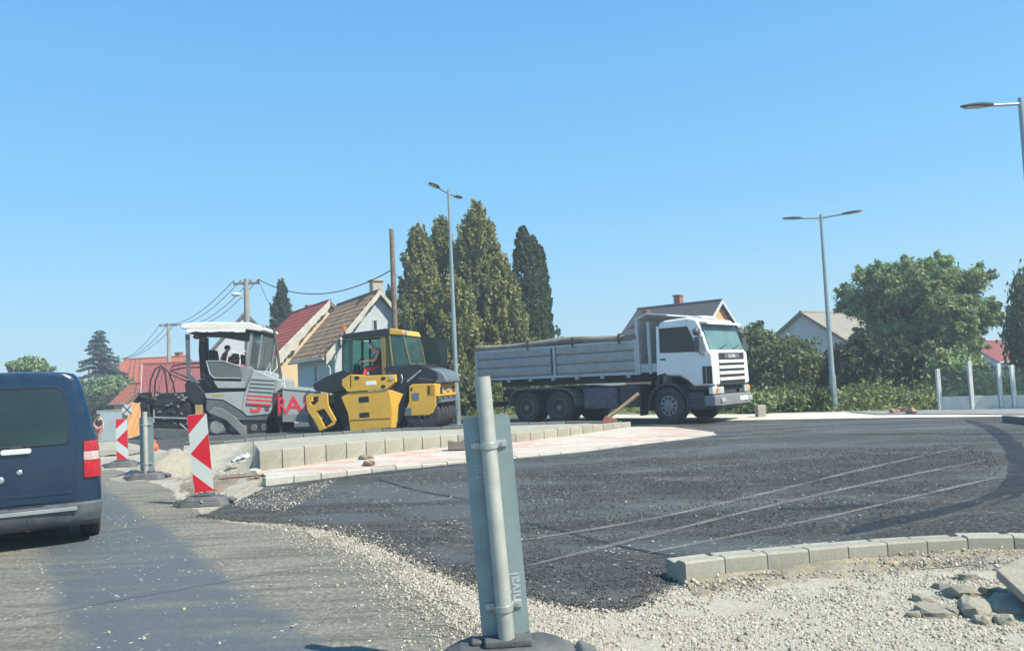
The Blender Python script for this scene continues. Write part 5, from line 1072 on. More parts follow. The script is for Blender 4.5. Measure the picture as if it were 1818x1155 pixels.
near_board = t; b0 = W(905, 1140, 4.2); t.location = (b0.x - .01, 4.2, .035)
for c_ in [k for k in sc.objects if k.parent == t and k.name.startswith('base')]: c_.scale = (1.12, 1.1, 1.15)
LW = mat('scribble_white', (.40, .45, .45), .6)
for s_, x, z, sz in (('nG', -.078, .98, .062), ('%a', -.088, 1.13, .045), ('inival', .095, .36, .085)):
    textobj('scribble', s_, sz, LW, pl, Matrix.Translation((x, -.0042, z)) @ Matrix.Rotation(R_(90), 4, 'X') @ Matrix.Rotation(R_(-90 if x < 0 else 90), 4, 'Z'), .0006, .001)
guide_board('large red and white striped guide board standing at the island tip', G(364, 896), R_(4), R_(-4.2), True, 1.06, .26, .13, 1.1)
guide_board('small red and white striped board beside the blue van, farther up the old road', G(218, 828), R_(6), R_(-1.0), True, .90, .24, .08, .95)
guide_board('grey back of a guide board with a thin post, between the two striped boards', G(262, 850), R_(2), R_(-.5), False, .97, .25, .10, 1.17)
# ------------------------------------------------------------------ street lamps
POLE = mat('lamp_pole_zinc', (.27, .33, .34), .4, .4, var=.1, dirt=.1); LH = mat('lamp_head', (.045, .055, .06), .4, .2)
def lamp(label, base, top, arms, r0=.085, r1=.045, tilt=4, hl=.62):
    base = Vector(base); H = top - base.z; t = thing('street_lamp', label, 'street lamp', base, 0, 'new galvanised street lamps')
    MB().tube([(0, 0, 0), (0, 0, 1.1)], r0 * 1.25, 14).tube([(0, 0, 1.1), (0, 0, 1.2), (0, 0, H)], [r0 * 1.2, r0, r1], 14).box(-.16, .16, -.16, .16, 0, .03).build('pole', POLE, t, 0, 40)
    MB().box(-.05, .05, -r0 * 1.25 - .006, -r0, .5, .9).build('door_plate', POLE, t, .004)
    for dx, dy, L_ in arms:
        d = Vector((dx, dy, 0)).normalized(); u = math.tan(R_(tilt)); e = d * (L_ - hl) + Vector((0, 0, (L_ - hl) * u + H - .12))
        MB().tube([(0, 0, H - .12), e, e + (d + Vector((0, 0, u))) * .12], .028, 10).build('arm', POLE, t, 0, 40)
        a = math.atan2(d.y, d.x); n = 14; V = []
        for i in range(n + 1):
            f = i / n; w_ = .13 * math.sin(math.pi * min(1, f * .75 + .18)) ** .8 * (1 if f < .9 else 1 - (f - .9) * 4); h_ = .06 * math.sin(math.pi * min(.98, f * .6 + .25))
            for k in range(8): q = 2 * math.pi * k / 8; V.append((f * hl, w_ * math.cos(q), h_ * math.sin(q) * (1 if math.sin(q) > 0 else .35)))
        m_ = MB().add(V, [(i * 8 + k, i * 8 + (k + 1) % 8, (i + 1) * 8 + (k + 1) % 8, (i + 1) * 8 + k) for i in range(n) for k in range(8)] + [tuple(range(8)), tuple(range(n * 8, n * 8 + 8))])
        o = m_.build('lamp_head', LH, t, 0, 50); o.location = e; o.rotation_euler = (0, -R_(tilt), a)
        g = MB().box(hl * .3, hl * .85, -.07, .07, -.032, -.018).build('lens', mat('lamp_lens', (.5, .5, .46), .2), o, .004)
    return t
bA = W(813, 752, 27); tA = W(790, 338, 27)
lamp('tall grey street lamp with two arms seen end on, in front of the golden conifers', (bA.x, 27, 0), tA.z, [(-.40, -.92, 1.35), (.30, .95, 1.25)])
bB = G(1482, 729); tB = W(1455, 386, bB.y); lamp('grey street lamp with two long arms spread sideways, right of the truck', (bB.x, bB.y, 0), tB.z + .1, [(.93, -.37, 1.25), (-.93, .2, 1.2)])
tC = W(1812, 183, 15); lamp('street lamp cut by the right frame edge, one arm pointing left', (tC.x, 15, 0), tC.z + .1, [(-1, -.05, 1.2)], tilt=-1)
# ------------------------------------------------------------------ utility poles and wires
CONC = m_concrete('pole_concrete', (.36, .35, .31), 8, .3); WOOD = mat('old_wood', (.17, .13, .095), .9, var=.3, bump=.5, bscale=20, scale=6); CER = mat('porcelain', (.25, .12, .08), .3)
def upole(label, px, py, D, m_, r, arm=0, lampm=0, name='utility_pole'):
    p = W(px, py, D); z0 = zg(p.x, D) - .2; t = thing(name, label, 'utility pole', (p.x, D, z0)); H = p.z - z0
    MB().tube([(0, 0, 0), (0, 0, H)], [r * 1.25, r * .85], 10).build('pole', m_, t, 0, 40)
    if arm:
        MB().box(-arm / 2, arm / 2, -.05, .05, H - .32, H - .20).build('crossarm', WOOD, t, .01)
        for x in (-arm / 2 + .05, -arm / 5, arm / 5, arm / 2 - .05): MB().lathe([(.03, 0), (.05, .04), (.03, .09), (.05, .13), (.001, .17)], (x, 0, H - .20), 'z', 10).build('insulator', CER, t, 0)
    if lampm:
        MB().tube([(0, -.05, H - 1.3), (-.25 * lampm, -.1, H - .9), (-.45 * lampm, -.12, H - .85)], .03, 8).build('lamp_arm', ZINC, t, 0)
        MB().ball((-.55 * lampm, -.12, H - .88), (.28, .16, .12), 14, 8).build('lamp_head', mat('lamp_shade_white', (.62, .64, .62), .3), t, 0, 60)
    return p
q1 = upole('concrete utility pole with crossarm and a white lamp, between canopy and fir', 437, 495, 45, CONC, .17, 1.5, 1)
q2 = upole('concrete utility pole with crossarm in front of the red roofs', 299, 573, 78, CONC, .19, 1.75, 0)
q3 = upole('bare dark wooden pole standing left of the golden conifers', 695, 407, 36, WOOD, .125)
q4 = upole('thin wooden pole with a small white lamp, right of the blue spruce', 210, 631, 98, WOOD, .16, 0, 1); q5 = upole('thin wooden pole with a small lamp, left of the blue spruce', 158, 655, 96, WOOD, .15, 0, 1)
q6 = upole('thin plain wooden post standing just right of the small lamp pole', 214, 655, 90, WOOD, .09)
WB = mat('wire_black', (.02, .02, .022), .6)
def wire(a, b, sag, r=.014, label='thin black overhead wire strung between the two concrete poles', group='overhead wires'):
    a, b = Vector(a), Vector(b); P = []
    for k in range(17): f = k / 16; p = a.lerp(b, f); p.z -= sag * 4 * f * (1 - f); P.append(p - a)
    o = MB().tube(P, r, 5).build('overhead_wire', WB, None, 0, 60); o.location = a; tag(o, label, 'wire', group)
for k, x in enumerate((-.7, -.3, .3, .7)): wire(q1 + Vector((x, 0, -.05)), q2 + Vector((x * 1.15, 0, -.05)), .9 + .12 * k, .022)
for k, x in enumerate((-.8, 0, .8)): wire(q2 + Vector((x, 0, -.05)), q4 + Vector((x * .2, 0, -.4)), .9, .026, 'thin black overhead wire running from the red roof pole to the spruce pole')
wire(q1 + Vector((.7, 0, -.05)), q3 + Vector((0, 0, -1.85)), 1.0, .026, 'sagging black cable from the crossarm pole to the bare wooden pole')
wire(q1 + Vector((.72, 0, -.1)), W(500, 575, 52), .25, .012, 'thin drop wire from the crossarm down to the red tiled roof')
wire(q3 + Vector((0, 0, -1.9)), W(800, 560, 40), .5, .012, 'thin cable passing from the wooden pole into the golden conifers')
# ------------------------------------------------------------------ houses
def m_tiles(name, c1, c2, sx=9.0, bump=.6, mortar=None):
    m = bpy.data.materials.new(name); t, b, N, L = nodes(m); co = objco(t)
    wv = N('ShaderNodeTexWave'); wv.bands_direction = 'X'; wv.inputs['Scale'].default_value = sx / 6.28 * 2.2; wv.inputs['Distortion'].default_value = .4; L(co, wv.inputs[0])
    wy = N('ShaderNodeTexWave'); wy.bands_direction = 'Y'; wy.inputs['Scale'].default_value = .9; wy.inputs['Distortion'].default_value = 1.2; L(co, wy.inputs[0])
    c = ramp(t, nz(t, co, 3, 8, .7), [(.3, c1), (.7, c2)]); c = mixc(t, 1.0, c, ramp(t, wv.outputs['Fac'], [(.1, .60), (.4, 1.0)]), 'MULTIPLY')
    L(c, b.inputs['Base Color']); b.inputs['Roughness'].default_value = .85; bumpn(t, b, mth(t, 'ADD', wv.outputs['Fac'], mth(t, 'MULTIPLY', wy.outputs['Fac'], .5)), bump, .06); return m
def plaster(name, col, dirt=.3): return mat(name, col, .9, var=.08, scale=1.2, bump=.3, bscale=25, dirt=dirt, dcol=tuple(c * .7 for c in col))
def gable_house(name, label, loc, ang, L_, wd, eave, ridge, wm, rm, over=.35, chim=None, windows=(), gutter=True, barge=None, tiles=True):
    t = thing(name, label, 'house', loc, ang); h = wd / 2
    wall = MB().prismx([(-h, 0), (-h, eave), (0, ridge - .12), (h, eave), (h, 0)], -L_, 0).build('wall', wm, t, 0, 0)
    sl_ = (ridge - eave) / h; e = over
    for s in (-1, 1):
        a = (s * (h + e), eave - e * sl_); b = (0, ridge); th = .10
        pts = [a, b, (0, b[1] + th), (a[0], a[1] + th)]
        r = MB().prismx([(y - s * .0, z + .02) for y, z in pts], -L_ - over, over * .7); ro = r.build('roof', rm, t, 0, 0)
        if tiles:                                    # raised tile rolls running down the slope
            k = int((L_ + over * 1.7) / .30); rl = MB(); ln = math.hypot(h + e, ridge - a[1]); ux, uz = (a[0] - b[0]) / ln, (a[1] - b[1]) / ln
            for i in range(k):
                x = -L_ - over + .15 + i * .30; P0 = Vector((x, b[0], b[1] + th + .02)); P1 = Vector((x, a[0], a[1] + th + .02)); rl.tube([P0, P1], .06, 6)
            for i in range(int(ln / .35)):
                f = (i + .5) * .35 / ln; rl.box(-L_ - over, over * .7, min(b[0] + (a[0] - b[0]) * f, b[0] + (a[0] - b[0]) * (f + .012)), max(b[0] + (a[0] - b[0]) * f, b[0] + (a[0] - b[0]) * (f + .012)), b[1] + (a[1] - b[1]) * f + th + .02, b[1] + (a[1] - b[1]) * f + th + .06)
            rl.build('tile_rolls', rm, ro, 0, 60)
        if gutter:
            g = MB().tube([(-L_ - over, s * (h + e + .05), a[1] + .02), (over * .7, s * (h + e + .05), a[1] + .02)], .07, 8); g.build('gutter', ZINC, t, 0)
            MB().tube([(over * .3, s * (h + e + .03), a[1]), (over * .1 + .05, s * (h + .06), a[1] - .45), (.06, s * (h + .06), 0)], .045, 8).build('downpipe', mat('pipe_pale', (.45, .46, .44), .5), t, 0)
        bm_ = barge or WOOD; x0 = over * .7
        V = [(x0, a[0], a[1] - .1), (x0, 0, ridge - .12), (x0, 0, ridge + th + .05), (x0, a[0], a[1] + th + .05)]
        MB().prism3([Vector(v) for v in V], [Vector(v) + Vector((.04, 0, 0)) for v in V]).build('barge_board', bm_, t, 0, 0)
    MB().tube([(-L_ - over, 0, ridge + .1), (over * .7, 0, ridge + .1)], .12, 8).build('ridge_tiles', rm, t, 0)
    if chim:
        for x, y, w_, zt, cm in chim: c = MB().box(x - w_ / 2, x + w_ / 2, y - w_ / 2, y + w_ / 2, eave, zt).build('chimney', cm, t, 0); MB().box(x - w_ * .62, x + w_ * .62, y - w_ * .62, y + w_ * .62, zt, zt + .1).build('chimney_cap', cm, c, .01)
    for side, u, z, w_, hh in windows:               # 'g' on the gable, 'l' on the side facing -y
        fr, gl = MB(), MB()
        if side == 'g': fr.box(-.02, .03, u - w_ / 2 - .06, u + w_ / 2 + .06, z - .06, z + hh + .06); gl.box(.0, .04, u - w_ / 2, u + w_ / 2, z, z + hh)
        else: fr.box(u - w_ / 2 - .06, u + w_ / 2 + .06, -h - .03, -h + .02, z - .06, z + hh + .06); gl.box(u - w_ / 2, u + w_ / 2, -h - .04, -h, z, z + hh)
        f_ = fr.build('window', mat('window_frame', (.45, .44, .4), .5), t, .01); gl.build('pane', mat('pane_dark', (.02, .025, .03), .08), f_, 0)
    return t
def place_house(px, py, D, ang, wd, corner=-1):       # origin = foot of the gable centre, from the pixel of the gable's near corner
    c = W(px, py, D); yd = Vector((-math.sin(ang), math.cos(ang), 0)); o = c - yd * (corner * wd / 2); o.z = zg(c.x, c.y) - .1; return o
BR = m_tiles('old_brown_tiles', (.13, .085, .055), (.30, .21, .14)); RT = m_tiles('red_tiles', (.20, .035, .03), (.33, .07, .05)); RT2 = m_tiles('orange_red_tiles', (.42, .10, .05), (.55, .17, .08)); GT_ = m_tiles('grey_tiles', (.085, .10, .09), (.14, .155, .14)); DT = m_tiles('dark_tiles', (.035, .037, .042), (.07, .072, .08)); ST_ = m_tiles('stone_grey_tiles', (.24, .22, .17), (.36, .33, .27)); MRT = m_tiles('maroon_tiles', (.22, .055, .05), (.31, .09, .08))
BK_ = mat('chimney_brick', (.30, .12, .075), .9, var=.35, scale=9); CH = plaster('chimney_plaster', (.42, .38, .31))
CREAM = plaster('cream_plaster', (.62, .46, .27)); PBLUE = plaster('pale_blue_plaster', (.42, .47, .49)); OR = plaster('orange_plaster', (.72, .33, .11)); WHT = plaster('white_plaster', (.48, .50, .51)); PK = plaster('old_pink_plaster', (.36, .27, .25)); MORT = m_concrete('verge_mortar', (.55, .51, .43), 3, .4, 1.2)
ang = R_(29 - 90); o = place_house(587, 650, 38, ang, 5.0)
h1 = gable_house('house', 'old house with a brown tiled roof and pale blue gable behind the roller', o, ang, 6.5, 5.0, 3.2 - o.z, 6.0 - o.z, PBLUE, BR, .35, [(-1.2, .35, .55, 6.75 - o.z, CH)], [('g', -.2, 4.2 - o.z, .16, .45)])
# crumbling mortar along the verges
def verge(par, wd, eave, ridge, s, x0, w0, seed):
    V = []; n = 34; h = wd / 2 + .3; F_ = []
    for i in range(n + 1):
        f = i / n; y = s * h * f; z = ridge - (ridge - eave) * f * (h / (wd / 2))
        q = w0 * (1 + .5 * mnoise.noise(Vector((f * 7, seed, 0))) + .35 * mnoise.noise(Vector((f * 31, seed, 4)))) * (.6 + f)
        V += [(x0, y, z + .16), (x0 + .06, y, z + .16), (x0 + .05, y, z + .02 - q), (x0, y, z - q)]
    for i in range(n):
        for k in range(4): F_.append((4 * i + k, 4 * i + (k + 1) % 4, 4 * i + 4 + (k + 1) % 4, 4 * i + 4 + k))
    MB().add(V, F_).build('verge_mortar', MORT, par, 0, 50)
verge(h1, 5.0, 3.2 - o.z, 6.0 - o.z, -1, .30, .22, 1); verge(h1, 5.0, 3.2 - o.z, 6.0 - o.z, 1, .30, .15, 2)
ang2 = R_(31 - 90); o = place_house(497, 650, 49, ang2, 6.4)
h2 = gable_house('house', 'cream gabled house with a red tiled roof, left of the brown roofed one', o, ang2, 8.5, 6.4, 3.75 - o.z, 6.85 - o.z, CREAM, RT, .35, [(-5.0, .3, .5, 7.1 - o.z, BK_)], [('l', -4, 1.6, 1.0, 1.2)])
verge(h2, 6.4, 3.75 - o.z, 6.85 - o.z, -1, .30, .5, 5)
ang3 = R_(20 - 90); o = place_house(378, 640, 70, ang3, 5.6); gable_house('house', 'white house with a grey gable roof seen through the paver canopy', o, ang3, 9, 5.6, 5.2 - o.z, 8.4 - o.z, WHT, GT_, .4, None, [('g', .9, 3.4 - o.z, .9, 1.2)], barge=GT_)
o = W(330, 640, 88); o.z = zg(o.x, o.y); gable_house('house', 'house with a broad bright red roof, behind the far utility pole', o, R_(-12), 7.5, 8.0, 2.2 - o.z, 5.4 - o.z, CREAM, RT2, .4, [(-1, .2, .6, 5.9 - o.z, BK_)], tiles=False)
o = W(258, 690, 76); o.z = zg(o.x, o.y); gable_house('house', 'small house with an orange roof right of the blue spruce', o, R_(-40), 3.0, 3.4, .9 - o.z, 2.5 - o.z, OR, RT2, .3, None, tiles=False)
o = W(245, 720, 66); o.z = zg(o.x, o.y); t_ = gable_house('house', 'low house with a maroon roof and white eaves behind the screed', W(262, 690, 64) * 1.0 * Vector((1, 0, 0)).x if False else Vector((W(262, 690, 66).x, 66, o.z)), R_(-158), 7.5, 6.0, 1.15 - o.z, 3.9 - o.z, WHT, MRT, .5, None, tiles=False, barge=WHT)
# right side
def ridge_at(px, py, D): return W(px, py, D)
p = W(1275, 536, 55); gable_house('house', 'orange gabled house with a dark roof behind the truck cab', (p.x, 55, 0), R_(-42), 6.2, 5.6, 3.9, p.z, OR, DT, .45, [(-3.3, .3, .5, p.z + .75, BK_), (-5, -1.5, .45, p.z - .3, BK_)], [('g', 0, 3.6, .8, .7)], barge=WHT, tiles=False)
p = W(1424, 556, 60); gable_house('house', 'pale blue house with a stone grey roof left of the big green tree', (p.x, 60, 0), math.atan2(-.6, -.8), 9, 6.2, 3.3, p.z, plaster('light_blue_plaster', (.50, .53, .56)), ST_, .4, [(-7.2, .5, .55, p.z + .5, BK_)], [('g', 0, 3.0, 1.6, .12)], tiles=False)
p = W(1800, 606, 85); gable_house('house', 'house with a red roof half hidden at the right behind the glazed barrier', (p.x, 85, 0), R_(14), 6, 7.5, .9, p.z, WHT, RT, .3, [(-1, 0, .4, p.z + 1, WHT)], tiles=False)
# ------------------------------------------------------------------ trees
def leaves(name, P, S, m_, parent, tint, asp=1.7, updir=None, up=.0, D=None):
    n = len(P); a = rng.normal(size=(n, 3)); a /= np.linalg.norm(a, axis=1)[:, None]
    if updir is not None: a = a * (1 - up) + updir * up; a /= np.linalg.norm(a, axis=1)[:, None]
    b = np.cross(a, rng.normal(size=(n, 3))); b /= np.linalg.norm(b, axis=1)[:, None]
    a = a * (S * asp / 2)[:, None]; b = b * (S / 2)[:, None]
    V = np.stack([P - a, P + b * .9 - a * .1, P + a, P - b * .9 - a * .1], 1).reshape(-1, 3)
    return npmesh(name, V, np.arange(4 * n).reshape(-1, 4), m_, parent, tint=np.repeat(tint, 4))
def unit(n): v = rng.normal(size=(n, 3)); return v / np.linalg.norm(v, axis=1)[:, None]
def trunk_limbs(t, H, r, spread, n, m_, z0=.3, droop=0):
    mb = MB().tube([(0, 0, -.1), (.03 * H * .1, 0, H * .3), (-.05, .04, H * .6), (0, 0, H * .92)], [r, r * .8, r * .5, r * .12], 9)
    for k in range(n):
        z = H * (z0 + (.85 - z0) * k / n); a = k * 2.4; L_ = spread * (1 - .5 * k / n)
        mb.tube([(0, 0, z), (L_ * .45 * math.cos(a), L_ * .45 * math.sin(a), z + L_ * .35), (L_ * .9 * math.cos(a), L_ * .9 * math.sin(a), z + L_ * (.6 - droop))], [r * .35, r * .2, r * .05], 6)
    return mb.build('trunk', m_, t, 0, 60)
BARK = mat('bark', (.10, .075, .055), .95, var=.35, bump=.8, bscale=18, scale=8)
def cone_tree(name, label, cat, px, pytop, D, R, m_, clumps, per, leaf=.13, power=.75, zbase=0, col=False, group=None, pyb=None, hgt_base=0.0, flame=(.22, .22, .72)):
    p = W(px, pytop, D); z0 = zg(p.x, D); H = p.z - z0; t = thing(name, label, cat, (p.x, D, z0), 0, group)
    MB().tube([(0, 0, -.1), (0, 0, H * .5), (0, 0, H * .9)], [R * .12 + .05, R * .08, .03], 8).build('trunk', BARK, t, 0, 60)
    k = clumps; h = rng.uniform(0, 1, k) ** (1.0 if col else 1.15)
    prof = (lambda h: R * (1 - h ** 7) ** .5 * (.80 + .20 * np.sin(h * 3))) if col else (lambda h: R * (1 - h) ** power * (1 - .35 * np.exp(-h * 9)))
    ang_ = rng.uniform(0, 6.283, k); lob = 1 + (.04 if col else .16) * np.sin(ang_ * 3 + px) + rng.normal(0, .03 if col else .15, k)
    rr_ = prof(h) * lob * np.where(rng.random(k) < .75, rng.uniform(.82, 1, k), rng.uniform(.3, .85, k))
    C = np.column_stack([rr_ * np.cos(ang_), rr_ * np.sin(ang_), zbase + h * (H - zbase)])
    sz = rng.uniform(.55, 1.45, k) * (1 - .45 * h)
    i = np.repeat(np.arange(k), per); loc_ = unit(k * per) * rng.uniform(.2, 1, (k * per, 1)) ** .6
    out = np.column_stack([np.cos(ang_), np.sin(ang_), np.zeros(k)])[i]
    Q = loc_ * np.array(flame) * sz[i][:, None]; Q[:, :2] *= (1 - .5 * np.clip(Q[:, 2:3] / flame[2], -1, 1)); Q += out * (Q[:, 2:3] * .25)
    P_ = C[i] + Q; tint = np.clip(rng.normal(.45, .2, k)[i] + rng.normal(0, .18, len(i)), 0, 1)
    leaves('crown', P_, rng.uniform(.6, 1.3, len(i)) * leaf, m_, t, tint, 1.9, np.array([0, 0, 1.0]), .45); return t
GOLD = leafmat('golden_thuja', (.11, .13, .045), (.35, .355, .125), (.46, .38, .15)); DKG = leafmat('dark_columnar', (.030, .058, .024), (.10, .14, .045)); FIR = leafmat('fir_green', (.03, .06, .035), (.09, .13, .07)); BLSP = leafmat('blue_spruce', (.05, .085, .075), (.14, .19, .16)); BRD = leafmat('broadleaf_green', (.12, .18, .08), (.34, .45, .20), (.44, .54, .24)); BRD2 = leafmat('bush_green', (.075, .11, .045), (.22, .26, .10), (.30, .25, .10)); BIR = leafmat('birch_green', (.07, .11, .055), (.20, .25, .13)); WEED = leafmat('weed_green', (.08, .12, .035), (.24, .28, .10), (.38, .36, .18))
gtx = 'golden green conifers behind the roller and truck'
cone_tree('conifer', 'golden green conifer at the left of the clump, behind the street lamp', 'conifer', 742, 408, 40, 2.05, GOLD, 640, 46, .12, .62, .2, group=gtx)
cone_tree('conifer', 'golden green conifer with a narrow top, second from the left in the clump', 'conifer', 781, 394, 42, 1.9, GOLD, 620, 46, .12, .62, .2, group=gtx)
cone_tree('conifer', 'tallest golden green conifer of the clump, with a pointed crown', 'conifer', 846, 368, 40.5, 2.75, GOLD, 1000, 48, .12, .66, .2, group=gtx)
cone_tree('conifer', 'broad low golden green conifer at the right of the clump above the truck bed', 'conifer', 888, 460, 39.5, 1.5, GOLD, 480, 44, .12, .5, .2, group=gtx)
cone_tree('conifer', 'golden green conifer filling the middle of the clump between the two highest tops', 'conifer', 812, 440, 41, 1.6, GOLD, 520, 46, .12, .55, .2, group=gtx)
cone_tree('conifer', 'low golden green conifer behind the roller, at the foot of the tall ones', 'conifer', 808, 500, 38, 1.6, GOLD, 460, 44, .12, .45, .2, group=gtx)
cone_tree('conifer', 'small dark conifer squeezed between the blue gable and the wooden pole', 'conifer', 692, 520, 42, .8, DKG, 200, 40, .12, .5, .2)
for x, y, r_, D, lb in ((927, 405, .66, 43, 'tallest dark green columnar cypress, left one of three'), (944, 421, .58, 44, 'dark green columnar cypress in the middle of three'), (956, 437, .55, 44.6, 'shortest dark green columnar cypress, right one of three')):
    cone_tree('cypress', lb, 'cypress', x, y, D, r_, DKG, 900, 40, .09, 1, .1, True, 'columnar cypresses right of the golden conifers', flame=(.16, .16, .26))
cone_tree('cypress', 'tiny far cypress over the truck bed, left one of two', 'cypress', 976, 575, 70, .5, DKG, 90, 30, .14, 1, .1, True, flame=(.2, .2, .3)); cone_tree('cypress', 'tiny far cypress over the truck bed, right one of two', 'cypress', 990, 576, 72, .5, DKG, 90, 30, .14, 1, .1, True, flame=(.2, .2, .3))
cone_tree('fir_tree', 'dark green fir rising behind the red tiled roof', 'fir', 499, 503, 58, 1.9, FIR, 420, 40, .17, .8, 1.5)
def spruce(label, px, pytop, D, R, m_, seed=1):
    p = W(px, pytop, D); z0 = zg(p.x, D); H = p.z - z0; t = thing('blue_spruce', label, 'spruce', (p.x, D, z0)); r = random.Random(seed)
    MB().tube([(0, 0, 0), (0, 0, H * .6), (0, 0, H * .97)], [.3, .18, .04], 8).build('trunk', BARK, t, 0, 60); br = MB(); C = []
    lv = int(H / .5)
    for i in range(lv):
        f = (i + .5) / lv; z = H * (.16 + .82 * f); L_ = R * (1 - f) ** .8 + .25; n = int(7 + 6 * (1 - f))
        for k in range(n):
            a = r.uniform(0, 6.28); l = L_ * r.uniform(.7, 1.12); P0 = Vector((0, 0, z)); P1 = Vector((l * .55 * math.cos(a), l * .55 * math.sin(a), z + .05 * l)); P2 = Vector((l * math.cos(a), l * math.sin(a), z - .10 * l))
            br.tube([P0, P1, P2], [.04, .025, .01], 5)
            for q in np.linspace(.25, 1, max(3, int(l / .22))): C.append((*(P0.lerp(P1, q * 1.8) if q < .55 else P1.lerp(P2, (q - .55) / .45)), .34 * (1.2 - .6 * q)))
    br.build('branches', BARK, t, 0, 60); C = np.array(C); i = np.repeat(np.arange(len(C)), 20)
    P_ = C[i, :3] + unit(len(i)) * rng.random((len(i), 1)) ** .5 * C[i, 3:4] * np.array([1, 1, .55]); P_[:, 2] -= .06
    leaves('crown', P_, rng.uniform(.10, .2, len(i)), m_, t, np.clip(rng.normal(.5, .2, len(C))[i] + rng.normal(0, .15, len(i)), 0, 1), 1.8)
spruce('large blue grey spruce with tiered branches, right of the van roof', 176, 582, 84, 4.1, BLSP)
def broad(name, label, cat, px, pyc, D, rad, m_, clumps, per, leaf=.13, cl=.55, trunk=True, parts=None, group=None, droop=.35, z0=None, hang=0):
    c = W(px, pyc, D); zg_ = zg(c.x, D) if z0 is None else z0; t = thing(name, label, cat, (c.x, D, zg_), 0, group); H = c.z - zg_
    if trunk: trunk_limbs(t, H * 1.3, max(.06, rad[0] * .07), rad[0] * .8, 9, BARK)
    k = clumps; d = unit(k); nzv = np.array([mnoise.noise(Vector((*(q * 2.1),)) + Vector((px, 0, 0))) for q in d])
    rr_ = np.where(rng.random(k) < .7, rng.uniform(.8, 1.0, k), rng.uniform(.3, .8, k)) * (1 + .28 * nzv)
    C = d * rr_[:, None] * np.array(rad) + np.array([0, 0, H])
    if parts:
        ex = []
        for (dx, dy, dz, f) in parts:
            m2 = int(k * f); d2 = unit(m2); ex.append(d2 * rng.uniform(.5, 1, (m2, 1)) * np.array(rad) * f ** .5 * .9 + np.array([dx, dy, H + dz]))
        C = np.concatenate([C] + ex); k = len(C)
    C[:, 2] = np.maximum(C[:, 2], .15)
    i = np.repeat(np.arange(k), per); sz = rng.uniform(.55, 1.3, k) * cl
    P_ = C[i] + unit(len(i)) * (rng.random((len(i), 1)) ** .5) * sz[i][:, None] * np.array([1, 1, .7 + hang])
    if hang: P_[:, 2] -= rng.random(len(i)) * hang * .8
    P_[:, 2] = np.maximum(P_[:, 2], .03)
    leaves('crown', P_, rng.uniform(.6, 1.35, len(i)) * leaf, m_, t, np.clip(rng.normal(.45, .2, k)[i] + rng.normal(0, .17, len(i)), 0, 1), 2.3 if hang or leaf > .12 else 1.7, np.array([0, 0, -1.0]), droop); return t
def big_tree():
    c = W(1628, 556, 36); t = thing('broadleaf_tree', 'big round green tree towering over the weeds at the right', 'tree', (c.x, 36, 0)); H = c.z
    tr = MB().tube([(0, 0, -.1), (.05, 0, 1.2), (-.1, .05, 2.4), (0, 0, 4.2)], [.28, .22, .17, .05], 10); r = random.Random(3); C = []
    for k in range(104):
        a = r.uniform(0, 6.283); f = r.uniform(-.88, 1) ; rr_ = math.sqrt(max(0, 1 - f * f)) if f > 0 else 1 - .25 * abs(f)
        q = r.uniform(.55, .95); p = Vector((2.95 * rr_ * math.cos(a) * q, 2.6 * rr_ * math.sin(a) * q, H + (2.55 if f > 0 else 2.6) * f * q + .1))
        s = r.uniform(.5, 1.0); tr.tube([(0, 0, 1.2 + .35 * (p.z - 1)), (p.x * .5, p.y * .5, p.z * .75 + .3), p], [.09, .05, .015], 6)
        m_ = int(26 * s * s + 12)
        for j in range(m_):
            d = Vector(unit(1)[0]); d.z *= .75; e = p + d * s * r.uniform(.35, 1.05); C.append((*e, r.uniform(.16, .34)))
        for j in range(5):                                   # arching sprays that break the outline
            d = (p - Vector((0, 0, H - .8))).normalized(); d = (d + Vector(unit(1)[0]) * .45).normalized(); l = s * r.uniform(.9, 1.35)
            for q2 in (.7, .8, .9, 1.0): C.append((*(p + d * l * q2 - Vector((0, 0, .22 * q2 * q2))), .17 * (1.25 - .5 * q2)))
    tr.build('trunk', BARK, t, 0, 60); C = np.array(C); i = np.repeat(np.arange(len(C)), 27)
    P_ = C[i, :3] + unit(len(i)) * rng.random((len(i), 1)) ** .5 * C[i, 3:4]
    leaves('crown', P_, rng.uniform(.045, .10, len(i)), BRD, t, np.clip(rng.normal(.5, .16, len(C))[i] + rng.normal(0, .17, len(i)), 0, 1), 2.3, np.array([.5, 0, -.8]), .5)
big_tree()
broad('bush', 'dark broad bush under the left side of the big tree', 'bush', 1560, 655, 34, (1.9, 1.5, 1.35), leafmat('dark_leaves', (.030, .055, .026), (.08, .12, .05)), 420, 44, .13, .4)
broad('bush', 'dark broad bush under the middle of the big tree', 'bush', 1655, 665, 33, (1.6, 1.3, 1.2), MATS['dark_leaves'], 340, 44, .13, .4)
broad('bush', 'light green bush beside the glazed barrier', 'bush', 1700, 668, 30, (.95, .9, .95), BRD, 260, 44, .10, .35, trunk=False)
broad('bush', 'brown green tree close to the truck windscreen', 'bush', 1335, 640, 37, (1.3, 1.2, 1.55), BRD2, 330, 46, .11, .4)
broad('bush', 'olive bush between the truck and the white house', 'bush', 1400, 655, 35, (1.45, 1.2, 1.35), BRD2, 330, 46, .11, .4)
broad('bush', 'dark bush at the foot of the pale blue house', 'bush', 1470, 672, 37, (1.3, 1.0, 1.0), MATS['dark_leaves'], 240, 44, .11, .38)
broad('birch_tree', 'drooping birch cut by the right frame edge', 'tree', 1830, 570, 32, (.85, .8, 2.1), BIR, 220, 50, .09, .36, droop=.75, hang=.9)
broad('broadleaf_tree', 'round tree crown just above the blue van roof', 'tree', 52, 655, 60, (1.4, 1.3, .75), BRD, 200, 40, .14, .4)
